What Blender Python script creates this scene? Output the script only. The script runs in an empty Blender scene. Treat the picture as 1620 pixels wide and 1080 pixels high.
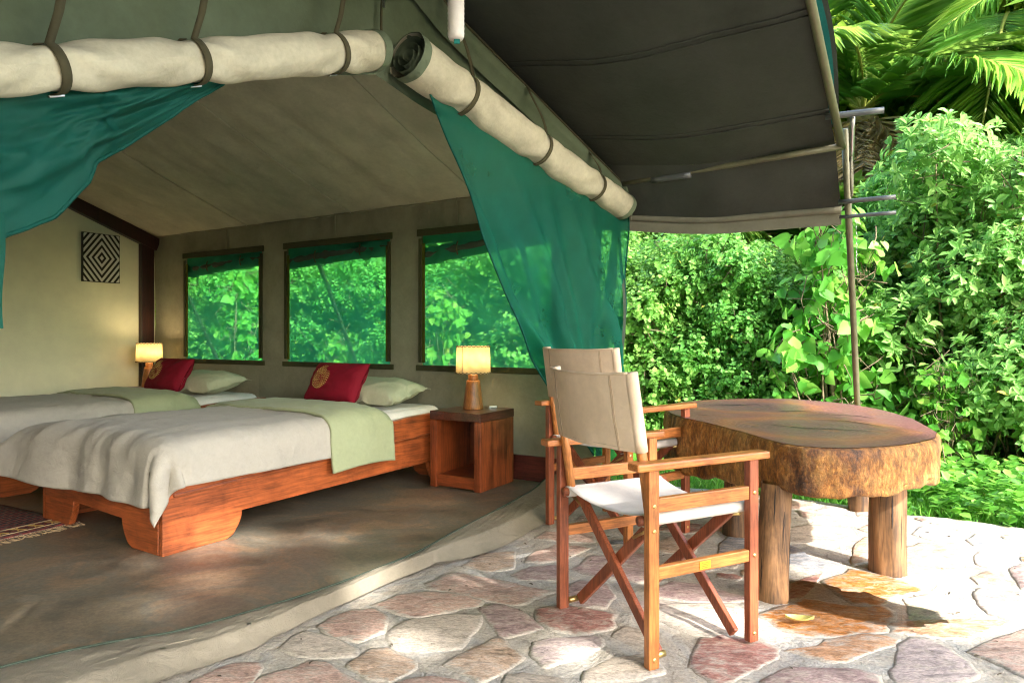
import bpy, bmesh, math, random
import numpy as np
from mathutils import Vector, Matrix, noise

# ---------------------------------------------------------------- camera, sky, sun, exposure
scene = bpy.context.scene
COL = scene.collection
cam_data = bpy.data.cameras.new('camera')
cam = bpy.data.objects.new('camera', cam_data)
COL.objects.link(cam)
cam.location = (0, 0, 1.05)
cam.rotation_euler = (math.radians(90), 0, 0)
cam_data.lens = 24.0
cam_data.sensor_width = 36.0
cam_data.shift_y = -8.0 / 1620.0
cam_data.clip_start = 0.02
cam_data.clip_end = 500
scene.camera = cam

SUN_EL = math.radians(36)
SUN_H = Vector((0.58, -0.81, 0)).normalized()          # horizontal direction towards the sun
SUN_DIR = Vector((SUN_H.x * math.cos(SUN_EL), SUN_H.y * math.cos(SUN_EL), math.sin(SUN_EL)))
world = bpy.data.worlds.new('World')
scene.world = world
world.use_nodes = True
wn = world.node_tree
sky = wn.nodes.new('ShaderNodeTexSky')
sky.sky_type = 'NISHITA'
sky.sun_disc = False
sky.sun_elevation = SUN_EL
sky.sun_rotation = math.atan2(SUN_H.x, SUN_H.y)
sky.air_density = 1.0
sky.dust_density = 2.5
sky.ozone_density = 0.6
bg = wn.nodes['Background']
bg.inputs['Strength'].default_value = 0.15
wn.links.new(sky.outputs['Color'], bg.inputs['Color'])

sun_data = bpy.data.lights.new('sun', 'SUN')
sun_data.energy = 2.0
sun_data.angle = math.radians(1.0)
sun_data.color = (1.0, 0.97, 0.92)
sun = bpy.data.objects.new('sun', sun_data)
COL.objects.link(sun)
sun.rotation_euler = (-SUN_DIR).to_track_quat('-Z', 'Y').to_euler()

scene.view_settings.view_transform = 'Standard'
scene.view_settings.look = 'None'
scene.view_settings.exposure = 2.8
scene.view_settings.gamma = 1.0
scene.cycles.max_bounces = 6
scene.cycles.diffuse_bounces = 3
scene.cycles.glossy_bounces = 3
scene.cycles.transmission_bounces = 5
scene.cycles.transparent_max_bounces = 14
scene.cycles.use_adaptive_sampling = True
scene.cycles.adaptive_threshold = 0.02
scene.cycles.filter_width = 1.15
scene.cycles.use_denoising = True
scene.cycles.caustics_reflective = False
scene.cycles.caustics_refractive = False
scene.cycles.sample_clamp_indirect = 6.0

R = math.radians
rng = random.Random(7)
NP = np.random.default_rng(11)

# ---------------------------------------------------------------- materials
MATS = {}
def new_mat(name):
    m = bpy.data.materials.new(name); m.use_nodes = True
    MATS[name] = m
    nt = m.node_tree
    b = nt.nodes['Principled BSDF']
    return m, nt, b
def node(nt, typ, **kw):
    n = nt.nodes.new(typ)
    for k, v in kw.items():
        if k.startswith('i_'):
            n.inputs[int(k[2:])].default_value = v
        else:
            setattr(n, k, v)
    return n
def ramp(nt, fac, stops):
    r = nt.nodes.new('ShaderNodeValToRGB')
    el = r.color_ramp.elements
    while len(el) < len(stops): el.new(0.5)
    for e, (p, c) in zip(el, stops):
        e.position = p
        e.color = (c[0], c[1], c[2], 1)
    nt.links.new(fac, r.inputs['Fac'])
    return r.outputs['Color']
def coords(nt, scale=(1, 1, 1), kind='Object'):
    tc = nt.nodes.new('ShaderNodeTexCoord')
    mp = nt.nodes.new('ShaderNodeMapping')
    mp.inputs['Scale'].default_value = scale
    nt.links.new(tc.outputs[kind], mp.inputs['Vector'])
    return mp.outputs['Vector']
def noise_tex(nt, vec, scale, detail=4, rough=0.55, dist=0.0):
    n = nt.nodes.new('ShaderNodeTexNoise')
    n.inputs['Scale'].default_value = scale
    n.inputs['Detail'].default_value = detail
    n.inputs['Roughness'].default_value = rough
    n.inputs['Distortion'].default_value = dist
    nt.links.new(vec, n.inputs['Vector'])
    return n.outputs['Fac']
def bump(nt, b, height, strength=0.3, dist=0.01):
    bp = nt.nodes.new('ShaderNodeBump')
    bp.inputs['Strength'].default_value = strength
    bp.inputs['Distance'].default_value = dist
    nt.links.new(height, bp.inputs['Height'])
    nt.links.new(bp.outputs['Normal'], b.inputs['Normal'])
    return bp
def mixc(nt, fac, a, b, mode='MIX'):
    m = nt.nodes.new('ShaderNodeMix'); m.data_type = 'RGBA'; m.blend_type = mode
    for s, v in ((0, fac), (6, a), (7, b)):
        if hasattr(v, 'type') and not isinstance(v, (int, float, tuple)):
            nt.links.new(v, m.inputs[s])
        else:
            m.inputs[s].default_value = v if isinstance(v, (int, float)) else (v[0], v[1], v[2], 1)
    return m.outputs[2]
def speckle(nt, c, vec, scale, lo=0.62, hi=1.22, amount=0.8, detail=3):
    n = noise_tex(nt, vec, scale, detail, 0.75)
    return mixc(nt, amount, c, ramp(nt, n, [(0.40, (lo, lo, lo)), (0.52, (1, 1, 1)), (0.62, (hi, hi, hi))]), 'MULTIPLY')
def scaled(c, k): return tuple(min(1, x * k) for x in c)

def mat_cloth(name, col, weave=900, rough=0.85, translucency=0.0, var=0.18, wrinkle=0.25, blot=3.0, sheen=0.0):
    m, nt, b = new_mat(name)
    v = coords(nt)
    n1 = noise_tex(nt, v, blot, 7, 0.68)
    c = ramp(nt, n1, [(0.34, scaled(col, 1 - var)), (0.66, scaled(col, 1 + var))])
    n0 = noise_tex(nt, v, 40, 3, 0.7)
    c = mixc(nt, 0.12, c, ramp(nt, n0, [(0.3, scaled(col, 0.6)), (0.7, scaled(col, 1.3))]))
    nt.links.new(c, b.inputs['Base Color'])
    b.inputs['Roughness'].default_value = rough
    b.inputs['Specular IOR Level'].default_value = 0.25
    if sheen: b.inputs['Sheen Weight'].default_value = sheen
    n2 = noise_tex(nt, v, 14, 5, 0.65, 0.6)
    n3 = noise_tex(nt, v, weave, 1, 0.5)
    ad = nt.nodes.new('ShaderNodeMath'); ad.operation = 'MULTIPLY_ADD'
    ad.inputs[1].default_value = 0.10
    nt.links.new(n3, ad.inputs[0]); nt.links.new(n2, ad.inputs[2])
    bump(nt, b, ad.outputs[0], wrinkle, 0.02)
    if translucency:
        tr = nt.nodes.new('ShaderNodeBsdfTranslucent')
        nt.links.new(c, tr.inputs['Color'])
        mx = nt.nodes.new('ShaderNodeMixShader'); mx.inputs[0].default_value = translucency
        out = nt.nodes['Material Output']
        nt.links.new(b.outputs[0], mx.inputs[1]); nt.links.new(tr.outputs[0], mx.inputs[2])
        nt.links.new(mx.outputs[0], out.inputs['Surface'])
    return m

def mat_wood(name, col, axis=0, rough=0.42, scale=1.0, contrast=0.45, dark=None, coat=0.0):
    m, nt, b = new_mat(name)
    s = [14 * scale] * 3; s[axis] = 0.9 * scale
    oi = nt.nodes.new('ShaderNodeObjectInfo')
    tc = nt.nodes.new('ShaderNodeTexCoord')
    mp = nt.nodes.new('ShaderNodeMapping'); mp.inputs['Scale'].default_value = s
    cb = nt.nodes.new('ShaderNodeMath'); cb.operation = 'MULTIPLY'; cb.inputs[1].default_value = 37.0
    nt.links.new(oi.outputs['Random'], cb.inputs[0])
    nt.links.new(cb.outputs[0], mp.inputs['Location'])
    nt.links.new(tc.outputs['Object'], mp.inputs['Vector'])
    v = mp.outputs['Vector']
    n1 = noise_tex(nt, v, 1.0, 6, 0.6, 1.2)
    d = dark or scaled(col, 1 - contrast)
    c = ramp(nt, n1, [(0.36, d), (0.5, col), (0.64, scaled(col, 1 + contrast * 0.8))])
    fine = noise_tex(nt, v, 9.0, 2, 0.5)
    c = mixc(nt, 0.45, c, ramp(nt, fine, [(0.38, scaled(col, 0.40)), (0.60, scaled(col, 1.30))]))
    wear = noise_tex(nt, coords(nt), 4.5, 7, 0.7, 0.4)
    c = mixc(nt, 0.75, c, ramp(nt, wear, [(0.36, (0.50, 0.46, 0.44)), (0.50, (0.95, 0.95, 0.95)), (0.64, (1.25, 1.22, 1.15))]), 'MULTIPLY')
    hv = nt.nodes.new('ShaderNodeHueSaturation')
    mr = nt.nodes.new('ShaderNodeMapRange'); mr.inputs['To Min'].default_value = 0.82; mr.inputs['To Max'].default_value = 1.18
    nt.links.new(oi.outputs['Random'], mr.inputs['Value']); nt.links.new(mr.outputs[0], hv.inputs['Value'])
    nt.links.new(c, hv.inputs['Color'])
    nt.links.new(hv.outputs[0], b.inputs['Base Color'])
    b.inputs['Roughness'].default_value = rough
    if coat: b.inputs['Coat Weight'].default_value = coat; b.inputs['Coat Roughness'].default_value = 0.25
    bump(nt, b, fine, 0.12, 0.003)
    return m

def mat_plain(name, col, rough=0.5, metal=0.0, var=0.15, scale=12):
    m, nt, b = new_mat(name)
    v = coords(nt)
    n = noise_tex(nt, v, scale, 5, 0.65)
    nt.links.new(ramp(nt, n, [(0.3, scaled(col, 1 - var)), (0.7, scaled(col, 1 + var))]), b.inputs['Base Color'])
    b.inputs['Roughness'].default_value = rough; b.inputs['Metallic'].default_value = metal
    bump(nt, b, n, 0.08, 0.004)
    return m

def mat_net(name, col, through, tint, pattern=420):
    m, nt, b = new_mat(name)
    out = nt.nodes['Material Output']
    v = coords(nt)
    b.inputs['Base Color'].default_value = (*col, 1); b.inputs['Roughness'].default_value = 0.7
    tr = nt.nodes.new('ShaderNodeBsdfTranslucent'); tr.inputs['Color'].default_value = (*scaled(col, 1.4), 1)
    tp = nt.nodes.new('ShaderNodeBsdfTransparent'); tp.inputs['Color'].default_value = (*tint, 1)
    m1 = nt.nodes.new('ShaderNodeMixShader'); m1.inputs[0].default_value = 0.5
    nt.links.new(b.outputs[0], m1.inputs[1]); nt.links.new(tr.outputs[0], m1.inputs[2])
    n = noise_tex(nt, v, 5.0, 4, 0.6)
    mr = nt.nodes.new('ShaderNodeMapRange')
    mr.inputs['From Min'].default_value = 0.3; mr.inputs['From Max'].default_value = 0.7
    mr.inputs['To Min'].default_value = through - 0.08; mr.inputs['To Max'].default_value = through + 0.08
    nt.links.new(n, mr.inputs['Value'])
    m2 = nt.nodes.new('ShaderNodeMixShader')
    nt.links.new(mr.outputs[0], m2.inputs[0])
    nt.links.new(m1.outputs[0], m2.inputs[1]); nt.links.new(tp.outputs[0], m2.inputs[2])
    nt.links.new(m2.outputs[0], out.inputs['Surface'])
    wv = nt.nodes.new('ShaderNodeTexVoronoi'); wv.inputs['Scale'].default_value = pattern
    nt.links.new(v, wv.inputs['Vector'])
    bump(nt, b, wv.outputs['Distance'], 0.4, 0.003)
    return m

def mat_leaf(name, dark, mid, light, trans=0.35, rough=0.45):
    m, nt, b = new_mat(name)
    out = nt.nodes['Material Output']
    nt.nodes.remove(b)
    at = nt.nodes.new('ShaderNodeAttribute'); at.attribute_name = 'lv'
    oi = nt.nodes.new('ShaderNodeObjectInfo')
    c = ramp(nt, at.outputs['Fac'], [(0.0, dark), (0.5, mid), (0.90, light), (0.985, light), (1.0, (0.50, 0.46, 0.08))])
    hs = nt.nodes.new('ShaderNodeHueSaturation')
    mr = nt.nodes.new('ShaderNodeMapRange'); mr.inputs['To Min'].default_value = 0.488; mr.inputs['To Max'].default_value = 0.515
    nt.links.new(oi.outputs['Random'], mr.inputs['Value']); nt.links.new(mr.outputs[0], hs.inputs['Hue'])
    nt.links.new(c, hs.inputs['Color'])
    df = nt.nodes.new('ShaderNodeBsdfDiffuse'); nt.links.new(hs.outputs[0], df.inputs['Color'])
    tr = nt.nodes.new('ShaderNodeBsdfTranslucent')
    nt.links.new(mixc(nt, 0.5, hs.outputs[0], scaled(light, 1.2)), tr.inputs['Color'])
    mx = nt.nodes.new('ShaderNodeMixShader'); mx.inputs[0].default_value = trans
    nt.links.new(df.outputs[0], mx.inputs[1]); nt.links.new(tr.outputs[0], mx.inputs[2])
    gl = nt.nodes.new('ShaderNodeBsdfGlossy'); gl.inputs['Roughness'].default_value = rough
    fr = nt.nodes.new('ShaderNodeLayerWeight'); fr.inputs['Blend'].default_value = 0.18
    ml = nt.nodes.new('ShaderNodeMath'); ml.operation = 'MULTIPLY_ADD'; ml.inputs[1].default_value = 0.10; ml.inputs[2].default_value = 0.008
    nt.links.new(fr.outputs['Fresnel'], ml.inputs[0])
    m2 = nt.nodes.new('ShaderNodeMixShader'); nt.links.new(ml.outputs[0], m2.inputs[0])
    nt.links.new(mx.outputs[0], m2.inputs[1]); nt.links.new(gl.outputs[0], m2.inputs[2])
    nt.links.new(m2.outputs[0], out.inputs['Surface'])
    return m

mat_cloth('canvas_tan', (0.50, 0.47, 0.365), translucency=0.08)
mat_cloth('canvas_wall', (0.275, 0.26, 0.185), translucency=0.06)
mat_cloth('canvas_green', (0.115, 0.150, 0.095), translucency=0.05)
mat_cloth('canvas_cream', (0.48, 0.46, 0.345), var=0.16, wrinkle=0.35, blot=5)
mat_cloth('canvas_trim', (0.13, 0.17, 0.11))
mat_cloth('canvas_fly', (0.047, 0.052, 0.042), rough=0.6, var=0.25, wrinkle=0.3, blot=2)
mat_cloth('canvas_hem', (0.165, 0.16, 0.115))
mat_cloth('canvas_sill', (0.25, 0.22, 0.165), rough=0.45, var=0.2, wrinkle=0.5, blot=4)
mat_cloth('strap', (0.065, 0.06, 0.032), weave=500)
mat_cloth('binding', (0.055, 0.055, 0.025))
mat_cloth('binding_side', (0.12, 0.13, 0.02), translucency=0.35)
mat_cloth('dark_roll', (0.05, 0.07, 0.05))
mat_cloth('duvet', (0.42, 0.40, 0.345), var=0.06, wrinkle=0.4, blot=2, sheen=0.1)
mat_cloth('sage', (0.34, 0.385, 0.23), var=0.06, wrinkle=0.25, blot=2, sheen=0.1)
mat_cloth('pillowcase', (0.46, 0.47, 0.33), var=0.05, wrinkle=0.3)
mat_cloth('sheet', (0.66, 0.64, 0.60), var=0.05, wrinkle=0.3)
mat_cloth('cushion', (0.20, 0.004, 0.017), var=0.15, wrinkle=0.15)
mat_cloth('embroidery', (0.46, 0.29, 0.09), wrinkle=0.1)
mat_cloth('chair_canvas', (0.70, 0.55, 0.40), var=0.06, wrinkle=0.2, blot=4, translucency=0.12)
mat_cloth('chair_seat', (0.66, 0.61, 0.55), var=0.05, wrinkle=0.15, blot=4, translucency=0.1)
mat_cloth('seam', (0.40, 0.30, 0.20), wrinkle=0.1)
mat_cloth('tube_cloth', (0.68, 0.66, 0.62), var=0.05)
mat_cloth('tarp_teal', (0.015, 0.17, 0.16))
mat_net('net', (0.0, 0.155, 0.108), 0.28, (0.45, 0.95, 0.75))
mat_net('net_dense', (0.0, 0.115, 0.088), 0.10, (0.5, 0.9, 0.7), 260)
mat_net('net_window', (0.05, 0.50, 0.32), 0.50, (0.55, 1.0, 0.78))
for ax, nm in enumerate('xyz'):
    mat_wood('bedwood_' + nm, (0.31, 0.078, 0.022), ax, 0.36, 1.0, 0.65, coat=0.2)
    mat_wood('chairwood_' + nm, (0.47, 0.165, 0.042), ax, 0.42, 1.8, 0.35)
    mat_wood('chairdark_' + nm, (0.27, 0.072, 0.030), ax, 0.42, 1.8, 0.35)
    mat_wood('standwood_' + nm, (0.24, 0.055, 0.016), ax, 0.33, 0.9, 0.6, coat=0.25)
mat_wood('chairpost', (0.50, 0.19, 0.05), 2, 0.4, 1.8, 0.25)
mat_wood('darktop', (0.10, 0.028, 0.016), 0, 0.28, 0.9, coat=0.3)
mat_wood('darkpost', (0.030, 0.007, 0.005), 2, 0.4, 0.9)
mat_wood('skirting', (0.09, 0.018, 0.012), 1, 0.45, 0.9)
mat_wood('logleg', (0.19, 0.098, 0.040), 2, 0.65, 1.0, 0.9, dark=(0.030, 0.016, 0.009))
mat_wood('lampwood', (0.42, 0.15, 0.04), 2, 0.4, 1.4, 0.25)
mat_plain('steel', (0.45, 0.45, 0.43), 0.3, 1.0, 0.1)
mat_plain('pole_paint', (0.15, 0.145, 0.085), 0.45, 0.3, 0.2)
mat_plain('pole_grey', (0.10, 0.11, 0.11), 0.4, 0.3)
mat_plain('brass', (0.62, 0.45, 0.18), 0.35, 0.9)
mat_plain('plate', (0.75, 0.48, 0.03), 0.4, 0.2)
mat_plain('plate_ink', (0.25, 0.14, 0.02), 0.6)
mat_plain('black_paint', (0.012, 0.012, 0.012), 0.6)
mat_plain('white_paint', (0.62, 0.62, 0.56), 0.7)
mat_plain('white_plastic', (0.7, 0.7, 0.68), 0.4)
mat_plain('plaster', (0.72, 0.72, 0.53), 0.85, 0, 0.07, 5)
mat_plain('crack', (0.012, 0.008, 0.006), 0.7)
mat_plain('bark_stem', (0.11, 0.085, 0.055), 0.9, 0, 0.4, 20)
mat_plain('twig', (0.17, 0.13, 0.075), 0.9, 0, 0.35, 20)
mat_plain('dry_frond', (0.54, 0.41, 0.25), 0.85, 0, 0.3, 8)
mat_plain('palm_trunk', (0.34, 0.26, 0.17), 0.95, 0, 0.5, 14)
mat_plain('rachis', (0.30, 0.32, 0.06), 0.5, 0, 0.2, 8)
mat_plain('dead_leaf', (0.60, 0.52, 0.16), 0.55, 0, 0.15, 30)
mat_leaf('leaf_hedge', (0.055, 0.200, 0.028), (0.155, 0.395, 0.070), (0.34, 0.60, 0.14), 0.5)
mat_leaf('leaf_lance', (0.085, 0.260, 0.050), (0.200, 0.460, 0.105), (0.40, 0.65, 0.20), 0.5)
mat_leaf('leaf_heart', (0.070, 0.25, 0.028), (0.155, 0.43, 0.055), (0.36, 0.61, 0.11), 0.5)
mat_leaf('leaf_tree', (0.10, 0.23, 0.022), (0.24, 0.44, 0.045), (0.50, 0.62, 0.08), 0.55)
mat_leaf('leaf_palm', (0.08, 0.26, 0.055), (0.17, 0.42, 0.075), (0.40, 0.58, 0.09), 0.55, 0.35)
mat_leaf('leaf_herb', (0.050, 0.20, 0.02), (0.13, 0.39, 0.045), (0.30, 0.57, 0.10), 0.45)
mat_leaf('grass_blade', (0.05, 0.20, 0.02), (0.13, 0.38, 0.045), (0.30, 0.54, 0.10), 0.45)

def mk_floor():
    m, nt, b = new_mat('concrete_floor')
    v = coords(nt, (1, 1, 1))
    n1 = noise_tex(nt, v, 2.3, 10, 0.68, 0.6)
    v2 = coords(nt, (1.0, 1.8, 1))
    n2 = noise_tex(nt, v2, 5.5, 7, 0.6, 0.5)
    c1 = ramp(nt, n1, [(0.38, (0.085, 0.080, 0.064)), (0.46, (0.18, 0.143, 0.098)), (0.52, (0.135, 0.136, 0.112)), (0.59, (0.27, 0.185, 0.115))])
    c2 = ramp(nt, n2, [(0.34, (0.055, 0.048, 0.034)), (0.5, (0.16, 0.125, 0.08)), (0.66, (0.30, 0.23, 0.15))])
    nt.links.new(speckle(nt, mixc(nt, 0.35, c1, c2), v, 60, 0.70, 1.25, 0.7, 5), b.inputs['Base Color'])
    mr = nt.nodes.new('ShaderNodeMapRange'); mr.inputs['To Min'].default_value = 0.22; mr.inputs['To Max'].default_value = 0.55
    nt.links.new(n2, mr.inputs['Value']); nt.links.new(mr.outputs[0], b.inputs['Roughness'])
    bump(nt, b, n2, 0.10, 0.004)
mk_floor()

def mk_mortar():
    m, nt, b = new_mat('mortar')
    v = coords(nt)
    n1 = noise_tex(nt, v, 2.2, 7, 0.62, 1.0)
    n2 = noise_tex(nt, v, 9, 7, 0.7, 0.8)
    c1 = ramp(nt, n1, [(0.36, (0.34, 0.31, 0.26)), (0.45, (0.52, 0.45, 0.355)), (0.53, (0.45, 0.45, 0.43)), (0.62, (0.58, 0.50, 0.40))])
    c2 = ramp(nt, n2, [(0.36, (0.24, 0.21, 0.17)), (0.46, (0.47, 0.42, 0.345)), (0.62, (0.60, 0.54, 0.45))])
    nt.links.new(speckle(nt, mixc(nt, 0.5, c1, c2), v, 85, 0.70, 1.15, 0.7, 4), b.inputs['Base Color'])
    b.inputs['Roughness'].default_value = 0.8
    n3 = noise_tex(nt, v, 34, 6, 0.7)
    ad = nt.nodes.new('ShaderNodeMath'); ad.operation = 'MULTIPLY_ADD'; ad.inputs[1].default_value = 0.35
    nt.links.new(n3, ad.inputs[0]); nt.links.new(n2, ad.inputs[2])
    bump(nt, b, ad.outputs[0], 0.8, 0.03)
mk_mortar()

STONE_COL = {'P': (0.53, 0.345, 0.27), 'R': (0.36, 0.165, 0.13), 'U': (0.37, 0.255, 0.235), 'O': (0.50, 0.265, 0.135),
             'T': (0.52, 0.365, 0.255), 'C': (0.53, 0.45, 0.36), 'G': (0.27, 0.28, 0.305), 'W': (0.50, 0.19, 0.045), 'M': (0.48, 0.385, 0.36)}
def mk_stone(key, col):
    m, nt, b = new_mat('stone_' + key)
    oi = nt.nodes.new('ShaderNodeObjectInfo')
    tc = nt.nodes.new('ShaderNodeTexCoord')
    mp = nt.nodes.new('ShaderNodeMapping')
    cm = nt.nodes.new('ShaderNodeCombineXYZ')
    mu = nt.nodes.new('ShaderNodeMath'); mu.operation = 'MULTIPLY'; mu.inputs[1].default_value = 60
    nt.links.new(oi.outputs['Random'], mu.inputs[0]); nt.links.new(mu.outputs[0], cm.inputs['X']); nt.links.new(mu.outputs[0], cm.inputs['Y'])
    nt.links.new(tc.outputs['Object'], mp.inputs['Vector']); nt.links.new(cm.outputs[0], mp.inputs['Location'])
    mp.inputs['Rotation'].default_value = (0, 0, 0.5); mp.inputs['Scale'].default_value = (1, 2.2, 1)
    v = mp.outputs['Vector']
    n1 = noise_tex(nt, v, 5, 8, 0.65, 1.4)
    n2 = noise_tex(nt, v, 16, 8, 0.72, 0.8)
    c1 = ramp(nt, n1, [(0.36, scaled(col, 0.45)), (0.46, col), (0.54, scaled(col, 1.25)), (0.62, (0.54, 0.44, 0.35))])
    c2 = ramp(nt, n2, [(0.38, scaled(col, 0.30)), (0.48, col), (0.59, (0.54, 0.46, 0.38))])
    c = mixc(nt, 0.5, c1, c2)
    # a film of pale grout smeared over each stone's rim ('rim' is stored per vertex)
    at = nt.nodes.new('ShaderNodeAttribute'); at.attribute_name = 'rim'
    ad = nt.nodes.new('ShaderNodeMath'); ad.operation = 'MULTIPLY_ADD'; ad.inputs[1].default_value = 1.1
    nt.links.new(n2, ad.inputs[0]); nt.links.new(at.outputs['Fac'], ad.inputs[2])
    f = ramp(nt, ad.outputs[0], [(0.70, (0, 0, 0)), (1.0 if key in 'RUG' else 0.92, (0.95, 0.95, 0.95))])
    c = mixc(nt, f, c, (0.46, 0.41, 0.34))
    c = speckle(nt, c, v, 70, 0.62, 1.25, 0.75, 4)
    nt.links.new(c, b.inputs['Base Color'])
    b.inputs['Roughness'].default_value = 0.28 if key == 'W' else 0.72
    bump(nt, b, n2, 0.5, 0.012)
for k, c in STONE_COL.items(): mk_stone(k, c)

def mk_slab():
    m, nt, b = new_mat('slab_bark')
    v = coords(nt, (1, 1, 0.7))
    n1 = noise_tex(nt, v, 3.2, 9, 0.72, 0.3)
    n2 = noise_tex(nt, v, 13, 10, 0.78, 0.2)
    c1 = ramp(nt, n1, [(0.38, (0.045, 0.018, 0.008)), (0.46, (0.22, 0.080, 0.014)), (0.53, (0.44, 0.18, 0.030)), (0.62, (0.56, 0.32, 0.10))])
    c2 = ramp(nt, n2, [(0.41, (0.030, 0.012, 0.006)), (0.48, (0.28, 0.105, 0.020)), (0.57, (0.58, 0.30, 0.080))])
    nt.links.new(speckle(nt, mixc(nt, 0.45, c1, c2), coords(nt, (1, 1, 0.45)), 60, 0.52, 1.55, 0.8, 4), b.inputs['Base Color'])
    b.inputs['Roughness'].default_value = 0.5
    bump(nt, b, n2, 1.0, 0.02)
    m, nt, b = new_mat('slab_top')
    v = coords(nt)
    dn = noise_tex(nt, v, 3.0, 5, 0.6)
    cols = []
    facs = []
    for cx, cy in ((-0.12, -0.42), (-0.05, 0.55)):
        mp = nt.nodes.new('ShaderNodeMapping'); mp.vector_type = 'POINT'
        tc = nt.nodes.new('ShaderNodeTexCoord')
        mp.inputs['Location'].default_value = (-cx, -cy, 0); mp.inputs['Scale'].default_value = (1, 1, 0)
        nt.links.new(tc.outputs['Object'], mp.inputs['Vector'])
        ln = nt.nodes.new('ShaderNodeVectorMath'); ln.operation = 'LENGTH'
        nt.links.new(mp.outputs['Vector'], ln.inputs[0])
        facs.append(ln.outputs['Value'])
    mn = nt.nodes.new('ShaderNodeMath'); mn.operation = 'SMOOTH_MIN'; mn.inputs[2].default_value = 0.12
    nt.links.new(facs[0], mn.inputs[0]); nt.links.new(facs[1], mn.inputs[1])
    wob = nt.nodes.new('ShaderNodeMath'); wob.operation = 'MULTIPLY_ADD'; wob.inputs[1].default_value = 0.35
    nt.links.new(dn, wob.inputs[0]); nt.links.new(mn.outputs[0], wob.inputs[2])
    fr = nt.nodes.new('ShaderNodeMath'); fr.operation = 'MULTIPLY'; fr.inputs[1].default_value = 230
    nt.links.new(wob.outputs[0], fr.inputs[0])
    sn = nt.nodes.new('ShaderNodeMath'); sn.operation = 'SINE'
    nt.links.new(fr.outputs[0], sn.inputs[0])
    rings = ramp(nt, sn.outputs[0], [(0.2, (0.095, 0.040, 0.042)), (0.8, (0.25, 0.125, 0.118))])
    heart = ramp(nt, wob.outputs[0], [(0.30, (0.15, 0.075, 0.080)), (0.46, (0.21, 0.100, 0.095)), (0.55, (0.44, 0.15, 0.06)), (0.63, (0.24, 0.085, 0.080)), (0.9, (0.19, 0.080, 0.085))])
    streak = noise_tex(nt, coords(nt, (1, 1, 1)), 7, 8, 0.7, 1.5)
    c = mixc(nt, 0.5, heart, rings)
    c = mixc(nt, ramp(nt, streak, [(0.55, (0, 0, 0)), (0.7, (0.8, 0.8, 0.8))]), c, (0.36, 0.15, 0.055))
    nt.links.new(c, b.inputs['Base Color'])
    mr = nt.nodes.new('ShaderNodeMapRange'); mr.inputs['To Min'].default_value = 0.26; mr.inputs['To Max'].default_value = 0.48; b.inputs['Specular IOR Level'].default_value = 0.32
    nt.links.new(streak, mr.inputs['Value']); nt.links.new(mr.outputs[0], b.inputs['Roughness'])
    bump(nt, b, sn.outputs[0], 0.12, 0.003)
mk_slab()

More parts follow.
